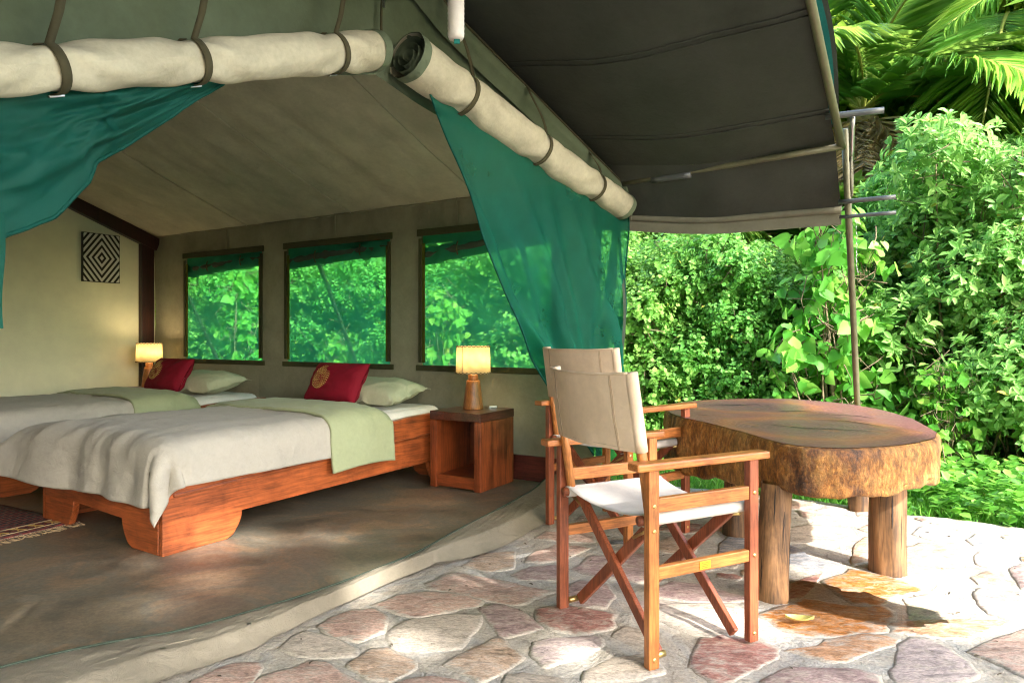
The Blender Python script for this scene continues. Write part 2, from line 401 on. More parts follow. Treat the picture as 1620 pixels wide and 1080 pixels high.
def mk_ground():
    m, nt, b = new_mat('ground_soil')
    v = coords(nt)
    n1 = noise_tex(nt, v, 1.5, 7, 0.65)
    n2 = noise_tex(nt, v, 30, 5, 0.7)
    c = mixc(nt, 0.5, ramp(nt, n1, [(0.3, (0.045, 0.075, 0.02)), (0.6, (0.09, 0.075, 0.04))]), ramp(nt, n2, [(0.3, (0.03, 0.025, 0.015)), (0.7, (0.11, 0.09, 0.05))]))
    nt.links.new(c, b.inputs['Base Color']); b.inputs['Roughness'].default_value = 0.95
    bump(nt, b, n2, 0.6, 0.03)
    m, nt, b = new_mat('lamp_shade')
    v = coords(nt)
    n = noise_tex(nt, v, 20, 4, 0.6)
    c = ramp(nt, n, [(0.3, (0.72, 0.62, 0.42)), (0.7, (0.85, 0.77, 0.56))])
    tr = nt.nodes.new('ShaderNodeBsdfTranslucent'); nt.links.new(c, tr.inputs['Color']); nt.links.new(c, b.inputs['Base Color'])
    mx = nt.nodes.new('ShaderNodeMixShader'); mx.inputs[0].default_value = 0.62
    nt.links.new(b.outputs[0], mx.inputs[1]); nt.links.new(tr.outputs[0], mx.inputs[2])
    nt.links.new(mx.outputs[0], nt.nodes['Material Output'].inputs['Surface'])
    m, nt, b = new_mat('bulb')
    b.inputs['Base Color'].default_value = (1, 0.9, 0.7, 1)
    b.inputs['Emission Color'].default_value = (1, 0.72, 0.36, 1); b.inputs['Emission Strength'].default_value = 9
    m, nt, b = new_mat('puddle')
    b.inputs['Base Color'].default_value = (0.45, 0.36, 0.22, 1); b.inputs['Roughness'].default_value = 0.03
    tp = nt.nodes.new('ShaderNodeBsdfTransparent'); tp.inputs['Color'].default_value = (0.95, 0.91, 0.82, 1)
    gl = nt.nodes.new('ShaderNodeBsdfGlossy'); gl.inputs['Roughness'].default_value = 0.03
    fr = nt.nodes.new('ShaderNodeFresnel'); fr.inputs['IOR'].default_value = 1.33
    mx = nt.nodes.new('ShaderNodeMixShader')
    nt.links.new(fr.outputs[0], mx.inputs[0]); nt.links.new(tp.outputs[0], mx.inputs[1]); nt.links.new(gl.outputs[0], mx.inputs[2])
    nt.links.new(mx.outputs[0], nt.nodes['Material Output'].inputs['Surface'])
    # rug: woven bands and lozenges
    m, nt, b = new_mat('rug')
    v = coords(nt)
    sp = nt.nodes.new('ShaderNodeSeparateXYZ'); nt.links.new(v, sp.inputs[0])
    ck = nt.nodes.new('ShaderNodeTexChecker'); ck.inputs['Scale'].default_value = 26
    mp = coords(nt, (1, 1.6, 1)); nt.links.new(mp, ck.inputs['Vector'])
    ck.inputs['Color1'].default_value = (0.17, 0.014, 0.016, 1); ck.inputs['Color2'].default_value = (0.012, 0.012, 0.022, 1)
    br = nt.nodes.new('ShaderNodeTexBrick'); br.inputs['Scale'].default_value = 7
    br.inputs['Color1'].default_value = (0.20, 0.018, 0.018, 1); br.inputs['Color2'].default_value = (0.02, 0.018, 0.03, 1); br.inputs['Mortar'].default_value = (0.34, 0.26, 0.18, 1)
    br.inputs['Mortar Size'].default_value = 0.025
    nt.links.new(coords(nt, (1.7, 1.0, 1)), br.inputs['Vector'])
    c = mixc(nt, 0.4, ck.outputs['Color'], br.outputs['Color'])
    nt.links.new(c, b.inputs['Base Color']); b.inputs['Roughness'].default_value = 0.95
    nn = noise_tex(nt, v, 300, 2); bump(nt, b, nn, 0.5, 0.004)
mk_ground()
M = MATS

# ---------------------------------------------------------------- object helpers
def tag(o, label=None, cat=None, group=None, kind=None):
    if label: o['label'] = label
    if cat: o['category'] = cat
    if group: o['group'] = group
    if kind: o['kind'] = kind
    return o
def empty(name, loc=(0, 0, 0), rz=0.0, **kw):
    o = bpy.data.objects.new(name, None)
    o.empty_display_size = 0.1
    o.location = loc; o.rotation_euler = (0, 0, rz)
    COL.objects.link(o)
    return tag(o, **kw)
def mesh_obj(name, me, mat, parent=None, smooth=False):
    if mat is not None:
        me.materials.append(M[mat] if isinstance(mat, str) else mat)
    if smooth:
        me.polygons.foreach_set('use_smooth', [True] * len(me.polygons))
    o = bpy.data.objects.new(name, me)
    COL.objects.link(o)
    if parent is not None: o.parent = parent
    return o
def bevel(o, w=0.004, seg=2):
    md = o.modifiers.new('bevel', 'BEVEL'); md.width = w; md.segments = seg; md.limit_method = 'ANGLE'; md.angle_limit = R(40)
    return o
def solid(o, t=0.003, off=0.0):
    md = o.modifiers.new('solid', 'SOLIDIFY'); md.thickness = t; md.offset = off
    return o

class MB:
    def __init__(s): s.v = []; s.f = []
    def add(s, vs, fs):
        n = len(s.v); s.v += [tuple(p) for p in vs]; s.f += [tuple(i + n for i in f) for f in fs]; return s
    def box(s, c, d, rot=None):
        c = Vector(c); h = Vector(d) / 2
        vs = [Vector((x * h.x, y * h.y, z * h.z)) for x in (-1, 1) for y in (-1, 1) for z in (-1, 1)]
        if rot is not None: vs = [rot @ p for p in vs]
        vs = [p + c for p in vs]
        return s.add(vs, [(0, 1, 3, 2), (4, 6, 7, 5), (0, 4, 5, 1), (2, 3, 7, 6), (0, 2, 6, 4), (1, 5, 7, 3)])
    def bar(s, a, b, w, t, up=(0, 0, 1)):
        """rectangular bar from a to b: w along 'up'-ish side, t across"""
        a = Vector(a); b = Vector(b); d = (b - a); L = d.length; d.normalize()
        side = d.cross(Vector(up)).normalized(); u2 = side.cross(d)
        rot = Matrix((d, side, u2)).transposed()
        return s.box((a + b) / 2, (L, t, w), rot)
    def tube(s, pts, rad, n=10, cap=True):
        pts = [Vector(p) for p in pts]
        rad = rad if isinstance(rad, (list, tuple)) else [rad] * len(pts)
        rings = []
        ref = Vector((0.13, 0.31, 0.94)).normalized()
        for i, p in enumerate(pts):
            d = (pts[min(i + 1, len(pts) - 1)] - pts[max(i - 1, 0)]).normalized()
            if abs(d.dot(ref)) > 0.97: ref = Vector((0.9, 0.2, 0.1)).normalized()
            x = d.cross(ref).normalized(); y = d.cross(x)
            rings.append([p + (x * math.cos(2 * math.pi * k / n) + y * math.sin(2 * math.pi * k / n)) * rad[i] for k in range(n)])
        vs = [q for r in rings for q in r]; fs = []
        for i in range(len(pts) - 1):
            for k in range(n):
                fs.append((i * n + k, i * n + (k + 1) % n, (i + 1) * n + (k + 1) % n, (i + 1) * n + k))
        if cap:
            fs.append(tuple(range(n - 1, -1, -1))); fs.append(tuple((len(pts) - 1) * n + k for k in range(n)))
        return s.add(vs, fs)
    def lathe(s, prof, n=24, c=(0, 0, 0), cap=True):
        vs = []; fs = []
        for r, z in prof:
            for k in range(n):
                a = 2 * math.pi * k / n
                vs.append((c[0] + r * math.cos(a), c[1] + r * math.sin(a), c[2] + z))
        for i in range(len(prof) - 1):
            for k in range(n):
                fs.append((i * n + k, i * n + (k + 1) % n, (i + 1) * n + (k + 1) % n, (i + 1) * n + k))
        if cap:
            fs.append(tuple(range(n - 1, -1, -1))); fs.append(tuple((len(prof) - 1) * n + k for k in range(n)))
        return s.add(vs, fs)
    def grid(s, fn, nu, nv, skip=None):
        vs = [fn(i / nu, j / nv) for j in range(nv + 1) for i in range(nu + 1)]
        fs = [(j * (nu + 1) + i, j * (nu + 1) + i + 1, (j + 1) * (nu + 1) + i + 1, (j + 1) * (nu + 1) + i)
              for j in range(nv) for i in range(nu) if not (skip and skip((i + .5) / nu, (j + .5) / nv))]
        return s.add(vs, fs)
    def prism(s, poly, y0, y1):
        """polygon in local x-z, pushed along y"""
        n = len(poly)
        vs = [(x, y0, z) for x, z in poly] + [(x, y1, z) for x, z in poly]
        fs = [tuple(range(n)), tuple(range(2 * n - 1, n - 1, -1))] + [(i, i + n, (i + 1) % n + n, (i + 1) % n) for i in range(n)]
        return s.add(vs, fs)
    def mesh(s, name):
        me = bpy.data.meshes.new(name); me.from_pydata(s.v, [], s.f); me.update(); return me
    def build(s, name, mat, parent=None, smooth=False, bev=0.0):
        o = mesh_obj(name, s.mesh(name), mat, parent, smooth)
        if bev: bevel(o, bev)
        return o

def fix_normals(o):
    bm = bmesh.new(); bm.from_mesh(o.data); bmesh.ops.recalc_face_normals(bm, faces=bm.faces); bm.to_mesh(o.data); bm.free(); return o
def copy_tree(o, parent=None):
    c = o.copy(); COL.objects.link(c)
    if parent is not None: c.parent = parent
    for ch in list(o.children): copy_tree(ch, c)
    return c
def nz(x, y=0.0, z=0.0, s=1.0): return noise.noise(Vector((x * s, y * s, z * s)))
def fbm(x, y=0.0, z=0.0, s=1.0, o=4):
    return noise.fractal(Vector((x * s, y * s, z * s)), 0.9, 2.0, o)
def lerp(a, b, t): return a + (b - a) * t
def sstep(a, b, x):
    t = min(1, max(0, (x - a) / (b - a))); return t * t * (3 - 2 * t)
def poly_interp(pts, t):
    """point at fraction t along a polyline given by equal steps"""
    k = t * (len(pts) - 1); i = min(int(k), len(pts) - 2); f = k - i
    return Vector(pts[i]).lerp(Vector(pts[i + 1]), f)
def smooth_poly(pts, n):
    """Catmull-Rom through pts"""
    P = [Vector(p) for p in pts]; P = [P[0] * 2 - P[1]] + P + [P[-1] * 2 - P[-2]]
    out = []
    for k in range(n + 1):
        t = k / n * (len(P) - 3); i = min(int(t), len(P) - 4); f = t - i
        a, b, c, d = P[i:i + 4]
        out.append(0.5 * ((2 * b) + (c - a) * f + (2 * a - 5 * b + 4 * c - d) * f * f + (3 * b - a - 3 * c + d) * f ** 3))
    return out

# ================================================================ the setting
# ground: one sheet to the horizon
gm = MB()
def gfn(a, b):
    x = (a - 0.5) * 2; y = (b - 0.5) * 2
    X = math.copysign(abs(x) ** 2.4, x) * 260; Y = math.copysign(abs(y) ** 2.4, y) * 260 + 6
    h = 0.03 * fbm(X, Y, 0, 0.7) if abs(X) < 30 and abs(Y) < 40 else 0
    return (X, Y, -0.075 + h)
gm.grid(gfn, 90, 90)
ground = gm.build('ground', 'ground_soil', smooth=True)
tag(ground, kind='structure')

# patio: mortar bed with the outline of the real terrace, stones laid in it
PATIO = [(-6.0, -6.0), (6.5, -6.0), (6.6, 0.5), (5.2, 1.9), (4.2, 2.75), (3.4, 3.32), (2.79, 3.73), (2.52, 3.93), (2.33, 4.02), (2.16, 4.2), (1.80, 4.43), (1.45, 4.66), (1.1, 4.82), (0.75, 4.95), (0.40, 5.0), (0.0, 4.9), (-3.5, 2.5), (-6, 1.0)]
def inside(x, y, P):
    c = False; j = len(P) - 1
    for i in range(len(P)):
        if (P[i][1] > y) != (P[j][1] > y) and x < (P[j][0] - P[i][0]) * (y - P[i][1]) / (P[j][1] - P[i][1]) + P[i][0]: c = not c
        j = i
    return c
def patio_z(x, y): return 0.007 * fbm(x, y, 3.3, 1.3) + 0.004 * fbm(x, y, 8.1, 5.0)
bm = bmesh.new()
edge = []
for i in range(len(PATIO)):
    a = Vector(PATIO[i]); b = Vector(PATIO[(i + 1) % len(PATIO)])
    n = max(1, int((b - a).length / 0.12))
    for k in range(n):
        p = a.lerp(b, k / n); edge.append((p.x + 0.02 * nz(p.x, p.y, 1, 4), p.y + 0.02 * nz(p.x, p.y, 9, 4)))
top = [bm.verts.new((x, y, 0)) for x, y in edge]
bm.faces.new(top)
bmesh.ops.triangulate(bm, faces=bm.faces[:])
# refine near the camera so that the mortar can undulate
for _ in range(6):
    es = [e for e in bm.edges if e.calc_length() > 0.10 + 0.10 * max(0, (e.verts[0].co - Vector((0.8, 3.0, 0))).length - 2.4)]
    if not es: break
    bmesh.ops.subdivide_edges(bm, edges=es, cuts=1, use_grid_fill=False)
    bmesh.ops.triangulate(bm, faces=bm.faces[:])
border = [e for e in bm.edges if e.is_boundary]
r = bmesh.ops.extrude_edge_only(bm, edges=border)
low = [g for g in r['geom'] if isinstance(g, bmesh.types.BMVert)]
lows = set(low)
for v in bm.verts:
    if v not in lows: v.co.z = patio_z(v.co.x, v.co.y)
for v in low: v.co.z = -0.13
bmesh.ops.recalc_face_normals(bm, faces=bm.faces)
me = bpy.data.meshes.new('patio'); bm.to_mesh(me); bm.free()
patio = mesh_obj('patio', me, 'mortar', smooth=True)
tag(patio, kind='structure')

STONES = [
  ('P', [(-0.971,2.088),(-0.931,2.14),(-0.899,2.181),(-0.823,2.189),(-0.806,2.16),(-0.801,2.069),(-0.952,2.04)]),
  ('C', [(-0.774,2.296),(-0.753,2.372),(-0.722,2.413),(-0.635,2.372),(-0.548,2.296),(-0.531,2.25),(-0.615,2.237),(-0.694,2.25)]),
  ('P', [(-0.682,2.465),(-0.66,2.537),(-0.601,2.595),(-0.528,2.603),(-0.474,2.537),(-0.473,2.423),(-0.535,2.358),(-0.63,2.397)]),
  ('P', [(-0.769,2.077),(-0.739,2.128),(-0.686,2.16),(-0.659,2.202),(-0.606,2.202),(-0.532,2.12),(-0.46,2.069),(-0.434,2.021),(-0.749,2.021)]),
  ('T', [(-0.515,2.181),(-0.471,2.273),(-0.419,2.284),(-0.326,2.215),(-0.316,2.172),(-0.375,2.096),(-0.427,2.104)]),
  ('P', [(-0.504,2.662),(-0.443,2.752),(-0.327,2.779),(-0.233,2.766),(-0.14,2.706),(-0.148,2.668),(-0.239,2.607),(-0.346,2.56),(-0.431,2.592)]),
  ('P', [(-0.324,2.893),(-0.246,3.024),(-0.167,3.0),(-0.057,2.945),(0.032,2.864),(0.125,2.814),(0.102,2.766),(0.002,2.687),(-0.109,2.733),(-0.219,2.786),(-0.304,2.828)]),
  ('T', [(-0.211,3.141),(-0.131,3.297),(0.003,3.316),(-0.009,3.107),(-0.108,3.073)]),
  ('U', [(0.011,3.016),(0.092,3.107),(0.202,3.115),(0.231,3.04),(0.205,2.945),(0.056,2.961)]),
  ('P', [(0.077,3.203),(0.114,3.316),(0.214,3.405),(0.368,3.365),(0.251,3.231),(0.141,3.168)]),
  ('P', [(0.142,3.555),(0.193,3.658),(0.32,3.635),(0.417,3.658),(0.407,3.489),(0.3,3.489),(0.212,3.522)]),
  ('U', [(0.3,3.082),(0.395,3.231),(0.543,3.277),(0.648,3.254),(0.613,3.036),(0.545,2.93),(0.476,2.969),(0.344,3.024)]),
  ('U', [(0.22,2.828),(0.293,2.908),(0.392,2.864),(0.4,2.752),(0.356,2.643),(0.282,2.65),(0.201,2.713)]),
  ('R', [(0.106,2.607),(0.166,2.643),(0.253,2.625),(0.356,2.56),(0.338,2.465),(0.244,2.418),(0.155,2.455),(0.112,2.528)]),
  ('U', [(-0.112,2.625),(-0.052,2.662),(0.022,2.607),(0.075,2.528),(0.098,2.465),(-0.035,2.387),(-0.074,2.498)]),
  ('C', [(-0.415,2.423),(-0.36,2.514),(-0.247,2.548),(-0.135,2.56),(-0.143,2.455),(-0.189,2.314),(-0.3,2.296),(-0.385,2.314)]),
  ('T', [(-0.209,2.189),(-0.139,2.275),(-0.07,2.353),(-0.046,2.353),(0.025,2.237),(-0.032,2.156),(-0.095,2.094),(-0.17,2.156)]),
  ('M', [(0.084,2.338),(0.149,2.367),(0.285,2.382),(0.293,2.329),(0.227,2.25),(0.115,2.185),(0.084,2.263)]),
  ('P', [(-0.339,2.069),(-0.295,2.096),(-0.247,2.104),(-0.18,2.085),(-0.104,2.04),(-0.205,2.011),(-0.329,2.007)]),
  ('C', [(-0.009,2.12),(0.036,2.138),(0.137,2.1),(0.159,2.051),(0.075,2.025),(-0.019,2.032)]),
  ('C', [(0.242,2.144),(0.338,2.215),(0.448,2.25),(0.462,2.124),(0.374,2.092),(0.238,2.092)]),
  ('C', [(0.359,2.395),(0.409,2.465),(0.476,2.423),(0.471,2.314),(0.397,2.329)]),
  ('U', [(0.61,2.828),(0.703,2.897),(0.814,2.878),(0.885,2.779),(0.941,2.726),(0.85,2.706),(0.717,2.706),(0.605,2.746)]),
  ('G', [(1.06,3.447),(1.132,3.555),(1.202,3.5),(1.188,3.375),(1.126,3.277),(0.996,3.259)]),
  ('C', [(0.578,2.656),(0.707,2.668),(0.855,2.668),(0.86,2.566),(0.81,2.444),(0.713,2.408),(0.62,2.444),(0.559,2.537)]),
  ('R', [(0.582,2.174),(0.614,2.259),(0.659,2.348),(0.717,2.382),(0.811,2.36),(0.878,2.291),(0.839,2.226),(0.747,2.164),(0.665,2.088),(0.635,2.077),(0.601,2.125)]),
  ('O', [(0.951,2.296),(1.055,2.324),(1.102,2.37),(1.208,2.403),(1.281,2.397),(1.317,2.362),(1.291,2.329),(1.2,2.291),(1.088,2.221),(1.019,2.232),(0.968,2.273)]),
  ('U', [(0.794,2.09),(0.883,2.152),(0.984,2.156),(1.082,2.152),(1.106,2.112),(1.082,2.051),(0.778,2.051)]),
  ('M', [(1.244,2.191),(1.312,2.303),(1.374,2.348),(1.432,2.343),(1.451,2.277),(1.454,2.202),(1.429,2.124),(1.359,2.09),(1.25,2.064),(1.176,2.064),(1.212,2.156)]),
  ('P', [(1.53,2.263),(1.632,2.329),(1.81,2.413),(1.867,2.372),(1.614,2.051),(1.581,2.108),(1.566,2.168),(1.547,2.228)]),
  ('O', [(1.408,2.492),(1.489,2.52),(1.66,2.526),(1.818,2.501),(1.751,2.471),(1.578,2.382),(1.486,2.392),(1.381,2.433)]),
  ('W', [(0.966,2.577),(1.114,2.662),(1.172,2.719),(1.246,2.681),(1.326,2.637),(1.414,2.646),(1.406,2.577),(1.323,2.455),(1.171,2.428),(1.072,2.418),(1.002,2.46)]),
  ('W', [(1.345,2.911),(1.476,2.996),(1.514,3.04),(1.62,2.976),(1.667,2.814),(1.488,2.733),(1.437,2.681),(1.354,2.706),(1.341,2.81)]),
  ('C', [(1.579,2.733),(1.682,2.752),(1.733,2.7),(1.689,2.589),(1.538,2.571),(1.519,2.595)]),
  ('R', [(1.187,2.893),(1.266,2.953),(1.354,2.996),(1.268,2.871),(1.177,2.762),(1.126,2.752)]),
  ('G', [(1.402,3.426),(1.421,3.335),(1.405,3.222),(1.508,3.194),(1.466,3.086),(1.363,3.086),(1.287,3.146)]),
  ('T', [(1.922,3.335),(2.049,3.426),(2.262,3.426),(2.068,3.159),(1.929,3.016),(1.812,3.016),(1.767,3.065)]),
  ('T', [(1.732,3.426),(1.837,3.544),(1.92,3.544),(1.871,3.395),(1.695,3.212),(1.591,3.159),(1.599,3.203)]),
  ('G', [(2.144,3.623),(2.267,3.755),(2.385,3.67),(2.324,3.555),(2.195,3.489)]),
  ('G', [(2.354,3.511),(2.46,3.6),(2.543,3.522),(2.535,3.452),(2.44,3.38),(2.332,3.426)]),
  ('M', [(2.209,3.259),(2.295,3.335),(2.346,3.316),(2.278,3.208),(2.17,3.107),(2.15,3.159)]),
  ('T', [(2.01,2.976),(2.13,3.048),(2.125,2.976),(2.105,2.908),(1.995,2.9)]),
  ('U', [(2.245,3.073),(2.349,3.133),(2.402,3.107),(2.214,2.864),(2.14,2.864)]),
  ('M', [(1.881,2.752),(1.953,2.828),(2.085,2.779),(2.128,2.719),(1.937,2.476),(1.883,2.52),(1.826,2.595),(1.844,2.681)]),
  ('P', [(2.372,3.818),(2.458,3.844),(2.583,3.78),(2.649,3.682),(2.585,3.635),(2.44,3.67)]),
  ('P', [(2.582,3.589),(2.66,3.623),(2.732,3.555),(2.665,3.468),(2.563,3.526)]),
  ('P', [(1.723,4.072),(1.829,4.007),(1.941,3.897),(1.885,3.805),(1.793,3.857),(1.694,3.951)]),
  ('P', [(1.762,4.345),(1.885,4.295),(1.877,4.231),(1.738,4.154),(1.666,4.185)]),
  ('M', [(1.84,4.109),(1.941,4.2),(2.029,4.139),(1.949,4.065)]),
  ('P', [(2.092,4.139),(2.168,4.079),(2.2,3.993),(2.078,3.91),(2.03,3.993)]),
  ('P', [(1.89,3.718),(2.043,3.844),(2.045,3.743),(1.932,3.635)]),
  ('C', [(1.52,3.73),(1.669,3.78),(1.817,3.706),(1.793,3.6),(1.66,3.479),(1.43,3.511)]),
  ('T', [(0.737,3.447),(0.868,3.577),(0.936,3.473),(0.876,3.306),(0.733,3.326)]),
]
def stone(key, poly, idx):
    c = Vector((sum(p[0] for p in poly) / len(poly), sum(p[1] for p in poly) / len(poly)))
    n = 30
    # resample the outline closely, rough it up
    per = []
    for i in range(len(poly)):
        a = Vector(poly[i]); b = Vector(poly[(i + 1) % len(poly)])
        for k in range(5): per.append(a.lerp(b, k / 5))
    sm = [(per[i - 1] + per[i] * 8 + per[(i + 1) % len(per)]) / 10 for i in range(len(per))]
    out = []
    for p in sm:
        d = (p - c)
        out.append(c + d * (1.25 + 0.09 * nz(p.x, p.y, idx * 3.1, 9) + 0.08 * nz(p.x, p.y, idx, 28) + 0.05 * nz(p.x, p.y, idx, 70)))
    rings = [(1.0, -0.008, 0.75), (0.975, 0.0020, 0.50), (0.86, 0.0048, 0.20), (0.60, 0.0060, 0.0)]
    vs = []; rim = []; m = len(out); fs = []
    hgt = rng.uniform(0.6, 1.5)
    for s, z, rv in rings:
        for p in out:
            q = c + (p - c) * s
            zz = patio_z(q.x, q.y) + z * hgt + 0.0030 * nz(q.x, q.y, idx, 14)
            vs.append((q.x - c.x, q.y - c.y, zz)); rim.append(rv)
    vs.append((0, 0, patio_z(c.x, c.y) + 0.0105 * hgt)); rim.append(0)
    for r_ in range(3):
        for k in range(m): fs.append((r_ * m + k, r_ * m + (k + 1) % m, (r_ + 1) * m + (k + 1) % m, (r_ + 1) * m + k))
    for k in range(m): fs.append((3 * m + k, 3 * m + (k + 1) % m, 4 * m))
    me = bpy.data.meshes.new('stone'); me.from_pydata(vs, [], fs)
    at = me.attributes.new('rim', 'FLOAT', 'POINT'); at.data.foreach_set('value', rim)
    o = mesh_obj('stone', me, 'stone_' + key, patio, True)
    fix_normals(o)
    o.location = (c.x, c.y, 0)
    return o
placed = []
for i, (k, poly) in enumerate(STONES):
    stone(k, poly, i)
    cx = sum(p[0] for p in poly) / len(poly); cy = sum(p[1] for p in poly) / len(poly)
    placed.append((cx, cy, max(math.hypot(p[0] - cx, p[1] - cy) for p in poly)))
# the same paving carried on where the photograph does not look closely
tries = 0
SILL_OUT_LINE = [(-1.03, 2.08), (0.21, 3.83)]
while tries < 5200 and len(placed) < 280:
    tries += 1
    x = rng.uniform(-1.6, 4.6); y = rng.uniform(0.3, 4.7); rr = rng.uniform(0.09, 0.24)
    if tries > 2200: rr = rng.uniform(0.035, 0.08)
    if not inside(x, y, PATIO) or not all(inside(x + rr * 1.1 * math.cos(a), y + rr * 1.1 * math.sin(a), PATIO) for a in (0, 1, 2, 3, 4, 5)): continue
    ax, ay = SILL_OUT_LINE[0]; bx, by = SILL_OUT_LINE[1]
    if ((bx - ax) * (y - ay) - (by - ay) * (x - ax)) > -rr * 2.2: continue          # stays in front of the tent
    if any(math.hypot(x - a, y - b) < (rr + c * 1.08) * 0.90 for a, b, c in placed): continue
    nn = rng.randint(5, 8); a0 = rng.uniform(0, 6); el = rng.uniform(0.6, 0.9)
    poly = []
    for k in range(nn):
        a = a0 + k * 2 * math.pi / nn + rng.uniform(-0.25, 0.25); q = rr * rng.uniform(0.8, 1.05)
        px, py = math.cos(a) * q, math.sin(a) * q * el
        poly.append((x + px * math.cos(a0) - py * math.sin(a0), y + px * math.sin(a0) + py * math.cos(a0)))
    stone(rng.choice('PPTTCUMMOGR'), poly, 100 + len(placed)); placed.append((x, y, rr))

# puddle on the wet stones by the table leg
pm = MB()
PUD = [(1.07, 2.70), (1.17, 2.60), (1.30, 2.50), (1.45, 2.45), (1.58, 2.47), (1.62, 2.60), (1.50, 2.70), (1.44, 2.80), (1.25, 2.92), (1.12, 2.95), (1.05, 2.85)]
po = smooth_poly(PUD + [PUD[0]], 60)[:-1]
cx = sum(p.x for p in po) / 60; cy = sum(p.y for p in po) / 60
vs = [(p.x - cx + 0.012 * nz(p.x, p.y, 0, 12), p.y - cy + 0.012 * nz(p.x, p.y, 5, 12), 0) for p in po]
pm.add(vs, [tuple(range(60))])
pud = pm.build('puddle', 'puddle'); pud.location = (cx, cy, 0.0085)
tag(pud, 'shallow brownish puddle on orange stones beside the table leg', 'puddle', kind='stuff')

# ================================================================ the tent
TANG = R(59); TC = (math.cos(TANG), math.sin(TANG)); TO = (0.231, 4.31)
def T(u, v, z=0.0): return Vector((TO[0] + u * TC[0] - v * TC[1], TO[1] + u * TC[1] + v * TC[0], z))
RIDGE = -1.65; WALL_U = 0.32; BACK_V = 4.75; FLOOR_Z = 0.06
tent = empty('safari_tent', (TO[0], TO[1], 0), TANG, label='olive and tan canvas safari tent with rolled up door and teal netting', cat='tent')
def um(u): return u if u >= RIDGE else 2 * RIDGE - u
def z_in(u): return 2.19 - 0.38 * um(u)
def z_fly(u, v): return 2.17 - 0.38 * um(u) + 0.10 * sstep(-1.0, 0.1, v)
def v_front(u): return -0.03 - 0.27 * max(0.0, (u + 1.15) / 1.48) if u > -1.15 else -0.03

# floor slab of the tent
SILL_IN = [(-1.95, 1.62), (-1.52, 2.03), (-1.32, 2.18), (-1.118, 2.279), (-.93, 2.45), (-.757, 2.64), (-.615, 2.83), (-.433, 3.117), (-.287, 3.448), (-.033, 3.99), (.25, 4.62), (.50, 5.02)]
SILL_OUT = [(-1.52, 1.40), (-1.20, 1.86), (-1.025, 2.088), (-.885, 2.236), (-.817, 2.354), (-.76, 2.47), (-.624, 2.694), (-.40, 3.05), (-.305, 3.14), (-.06, 3.35), (.206, 3.83), (.62, 4.50)]
fm = MB()
front = [Vector((p[0] * .55 + q[0] * .45, p[1] * .55 + q[1] * .45)) for p, q in zip(SILL_IN, SILL_OUT)]
back = [T(0.40, 0.5), T(0.40, BACK_V + .2), T(-3.72, BACK_V + .2), T(-3.72, 0.42)]
ring = [(p.x, p.y) for p in front] + [(p.x, p.y) for p in back]
n = len(ring)
fm.add([(x, y, FLOOR_Z) for x, y in ring] + [(x, y, -0.1) for x, y in ring],
       [tuple(range(n))] + [(i, i + n, (i + 1) % n + n, (i + 1) % n) for i in range(n)])
tfloor = fm.build('tent_floor', 'concrete_floor'); tag(tfloor, kind='structure')

# canvas door sill lying over the edge of the slab (world coordinates -> tent local)
inv = Matrix.Translation((TO[0], TO[1], 0)) @ Matrix.Rotation(TANG, 4, 'Z'); inv = inv.inverted()
si = smooth_poly([(x, y, 0) for x, y in SILL_IN], 110); so = smooth_poly([(x, y, 0) for x, y in SILL_OUT], 110)
def sill_fn(a, b):
    p = poly_interp(si, a).lerp(poly_interp(so, a), b)
    s = a * 5.0
    if b < 0.68: z = FLOOR_Z + 0.006 + 0.005 * math.sin(b / 0.68 * math.pi) * (0.6 + 0.5 * nz(s, 0, 0, 2))
    else: z = lerp(FLOOR_Z + 0.006, 0.010, (b - 0.68) / 0.32)
    z += 0.005 * fbm(s * 3, b * 2.2, 2) + 0.006 * abs(nz(s * 7 + b * 3, b * 5, 6)) * math.sin(min(1, b * 1.15) * math.pi) + (0.16 * sstep(0.86, 1.0, a) * (1 - b))
    if b > 0.97: z = 0.014 + 0.006 * nz(s, 3, 0, 3)
    return tuple(inv @ Vector((p.x, p.y, z)))
sm_ = MB().grid(sill_fn, 300, 28)
sill = sm_.build('door_sill', 'canvas_sill', tent, True)
# zip tape along its inner edge, hem cord along the outer edge
zt = MB().tube([inv @ Vector((p.x, p.y, FLOOR_Z + 0.008 + (0.16 * sstep(0.86, 1, i / 110)))) for i, p in enumerate(si)], 0.0045, 6)
zt.build('zip_tape', 'dark_roll', sill, True)
zc = MB()
for i in range(2):
    zc.tube([inv @ (poly_interp(si, 0.02 + 0.96 * k / 90).lerp(poly_interp(so, 0.02 + 0.96 * k / 90), 0.52 + 0.06 * i) + Vector((0, 0, FLOOR_Z + 0.0065 - 0.005 * i))) for k in range(91)], 0.0022, 5)
zc.build('stitching', 'canvas_sill', sill, True)
for a, b in ((0.33, .6), (0.62, .55), (0.2, .62)):
    st = MB(); p = poly_interp(si, a).lerp(poly_interp(so, a), b); q = inv @ Vector((p.x, p.y, FLOOR_Z + 0.004)); st.lathe([(0.009, 0), (0.009, .003), (0.004, .006)], 12, q); st.build('eyelet', 'steel', sill)

